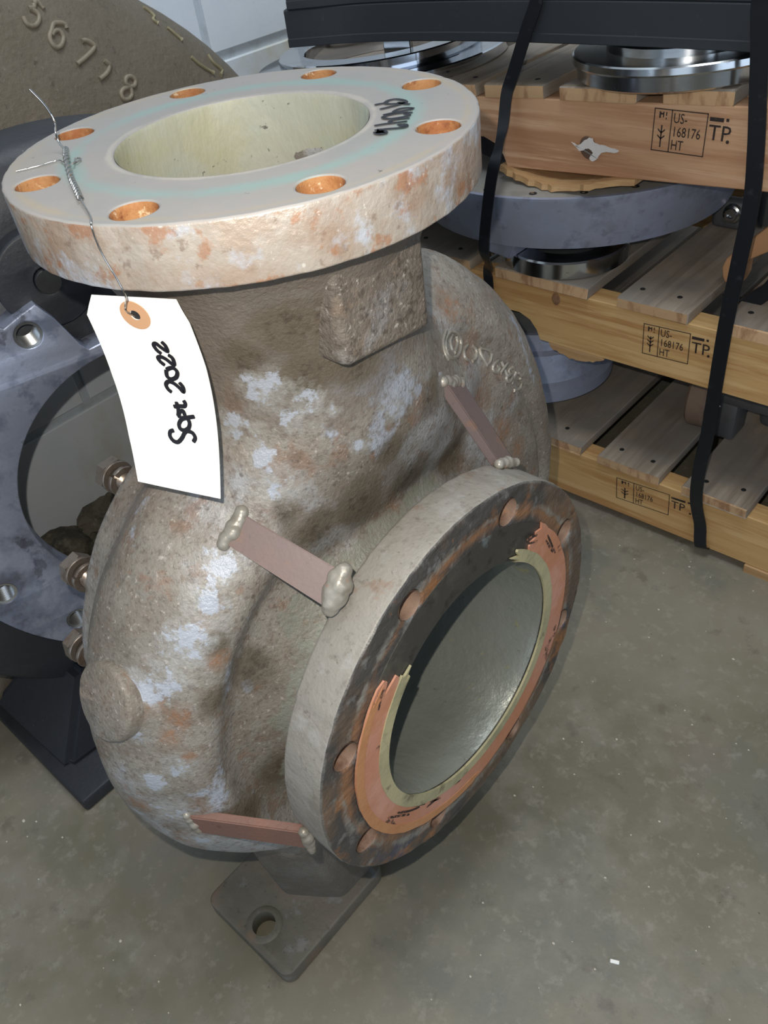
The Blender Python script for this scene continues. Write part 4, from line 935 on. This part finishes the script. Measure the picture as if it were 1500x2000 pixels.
# on the top pallet
dk = thing('steel_disc', 'polished stepped steel disc on the right of the top pallet', 'disc', (-.188, .708, .274))
T3 = Matrix.Translation((-.192, .704, .2734)) @ Matrix.Rotation(-math.atan(.05), 4, 'Y')
for nm, pr, mm in (('disc_body', [(0, 0), (.122, 0), (.1275, .003), (.1280, .0175), (.1325, .0185), (.1335, .0205), (.1330, .0270), (.1310, .0285), (0, .0285)], 'steel'),
                   ('raised_boss', [(0, .0285), (.094, .0285), (.0945, .0375), (.092, .0385), (0, .0385)], 'steel')):
    l = lathe(pr, 128); l.transform(T3); finish(l, nm, M[mm], dk, 25)
mr = thing('mirror_ring', 'mirror polished stepped steel ring at the left of the top pallet', 'ring', (-.675, .69, .247))
T4 = Matrix.Translation((-.672, .695, .2490)) @ Matrix.Rotation(-math.atan(.05), 4, 'Y')
for nm, pr, mm in (('lower_step', [(.113, 0), (.188, 0), (.190, .002), (.190, .0145), (.188, .016), (.113, .016)], 'mirror'), ('upper_step', [(.113, .016), (.150, .016), (.152, .018), (.152, .0315), (.150, .033), (.116, .033), (.113, .031)], 'mirror')):
    l = lathe(pr, 160, closed=True); l.transform(T4); finish(l, nm, M[mm], mr, 25)
bm = bmesh.new(); box(bm, (-.010, -.002, .001), (.028, .016, .050), .001); bm.transform(T4 @ Matrix.Translation((.078, -.060, 0)) @ Matrix.Rotation(.5, 4, 'Z')); finish(bm, 'steel_key', M['steel'], mr)

# black curved slabs lying over the load
def slab(name, label, z0, z1, shift, x_r):
    fr = [(-.668 + shift, .512), (-.640 + shift * .6, .527), (-.585, .556), (-.530, .573), (-.475, .585), (-.420, .594), (-.368, .600), (-.300, .605), (-.235, .609), (-.177, .611), (-.120, .612), (x_r, .612)]
    bm = bmesh.new(); P = smooth_path([(x, y + (.002 if shift else 0), 0) for x, y in fr], 3)
    prof = [(0, z0 + .0012), (0, z0 + .0095), (.0016, z0 + .0105), (.0016, z1 - .0015), (.003, z1), (.16, z1), (.16, z0), (.0012, z0)]
    rings = []
    for i, p in enumerate(P):
        t = (P[min(i + 1, len(P) - 1)] - P[max(i - 1, 0)]).normalized(); nn = Vector((-t.y, t.x, 0))
        rings.append([bm.verts.new(p + nn * a + Vector((0, 0, b))) for a, b in prof])
    k = len(prof)
    for A, B in zip(rings, rings[1:]):
        for j in range(k): bm.faces.new([A[j], B[j], B[(j + 1) % k], A[(j + 1) % k]])
    bm.faces.new(rings[0]); bm.faces.new(rings[-1])
    o = finish(bm, name, M['beam'], None, 30); tag(o, label, 'slab', 'black slabs over the top pallet'); return o
slab('curved_slab', 'thick black curved slab with a lower lip, over the steel discs', .3125, .3560, 0, -.070)
slab('curved_slab', 'upper black curved slab stacked on the lipped one, mostly out of frame', .3562, .4000, .006, -.060)

# straps
def strap(label, pts, wdt):
    P = smooth_path(pts, 5); bm = bmesh.new(); rings = []
    for i, p in enumerate(P):
        t = (P[min(i + 1, len(P) - 1)] - P[max(i - 1, 0)]).normalized(); s_ = t.cross(Vector((0, 1, 0))).normalized()
        rings.append([bm.verts.new(p + s_ * a * wdt / 2 + Vector((0, b, 0))) for a, b in ((-1, 0), (1, 0), (1, .0016), (-1, .0016))])
    for A, B in zip(rings, rings[1:]):
        for j in range(4): bm.faces.new([A[j], B[j], B[(j + 1) % 4], A[(j + 1) % 4]])
    bm.faces.new(rings[0]); bm.faces.new(rings[-1])
    o = finish(bm, 'strap', M['strap'], None, 30); tag(o, label, 'strap', 'straps round the pallet stack')
strap('left black strap around the pallet stack, beside the pump flange', [(-.326, .70, .4035), (-.326, .600, .4030), (-.3333, .597, .357), (-.347, .597, .3256), (-.3680, .597, .2748), (-.3745, .594, .255), (-.3700, .578, .220), (-.3597, .548, .1957), (-.3640, .543, .1698), (-.3720, .543, .130), (-.3802, .545, .0859), (-.3829, .548, .0636), (-.3950, .572, .036), (-.4170, .600, .010), (-.4180, .603, -.022), (-.418, .606, -.10), (-.416, .606, -.20), (-.416, .606, -.30), (-.416, .606, -.354), (-.416, .70, -.356)], .0165)
strap('right black strap around the pallet stack, over the ink stamps', [(-.076, .70, .4035), (-.076, .598, .4030), (-.0788, .597, .3613), (-.0733, .600, .3174), (-.0675, .602, .2705), (-.0607, .602, .2204), (-.0561, .602, .1665), (-.0585, .602, .0944), (-.061, .602, .0143), (-.0607, .602, -.0742), (-.0604, .602, -.1474), (-.0625, .600, -.21), (-.0601, .602, -.2656), (-.0500, .606, -.310), (-.0400, .608, -.354), (-.036, .70, -.356)], .0185)

# a paper stub and grit on the floor
bm = bmesh.new(); box(bm, (-.0045, -.0018, 0), (.0045, .0018, .0025), .0005, Matrix.Translation((.148, .0165, FZ)) @ Matrix.Rotation(R(25), 4, 'Z'))
tag(finish(bm, 'paper_stub', M['paper'], None), 'tiny white paper stub lying on the concrete floor', 'litter')
bm = bmesh.new(); rnd = random.Random(12)
for k in range(420):
    x = rnd.uniform(-.7, .75); y = rnd.uniform(-.55, .62); s_ = rnd.uniform(.0005, .0014) * (1.6 if rnd.random() < .06 else 1)
    if (x < -.40 and y > -.26) or x < -.6 or (-.26 < x < -.06 and abs(y) < .25): continue
    r_ = bmesh.ops.create_icosphere(bm, subdivisions=1, radius=s_)
    for v in r_['verts']: v.co = Vector((v.co.x * rnd.uniform(.7, 1.6) + x, v.co.y + y, v.co.z * .5 + FZ + s_ * .3))
o = finish(bm, 'grit', mat('pale_grit', srgb(196, 188, 170), .9, 0)); o['kind'] = 'stuff'; tag(o, 'pale grit scattered over the concrete floor', 'grit')
# rubble and dirt at the foot of the wall, seen through the ring
bm = bmesh.new(); rnd = random.Random(5)
for k in range(60):
    x = -.93 + abs(rnd.gauss(0, .035)); y = rnd.uniform(.0, .42); s_ = rnd.uniform(.01, .045)
    r_ = bmesh.ops.create_icosphere(bm, subdivisions=2, radius=s_)
    for v in r_['verts']:
        d = v.co.copy(); v.co = Vector((x, y, FZ + s_ * .4)) + Vector((d.x * .7, d.y, d.z * rnd.uniform(.8, .9))) * (1 + .35 * mnoise.noise(d * 60 + Vector((k, 0, 0))))
o = finish(bm, 'rubble', M['dirty_concrete'], None, 20); o['kind'] = 'stuff'; tag(o, 'dirty broken concrete rubble along the foot of the wall', 'rubble')
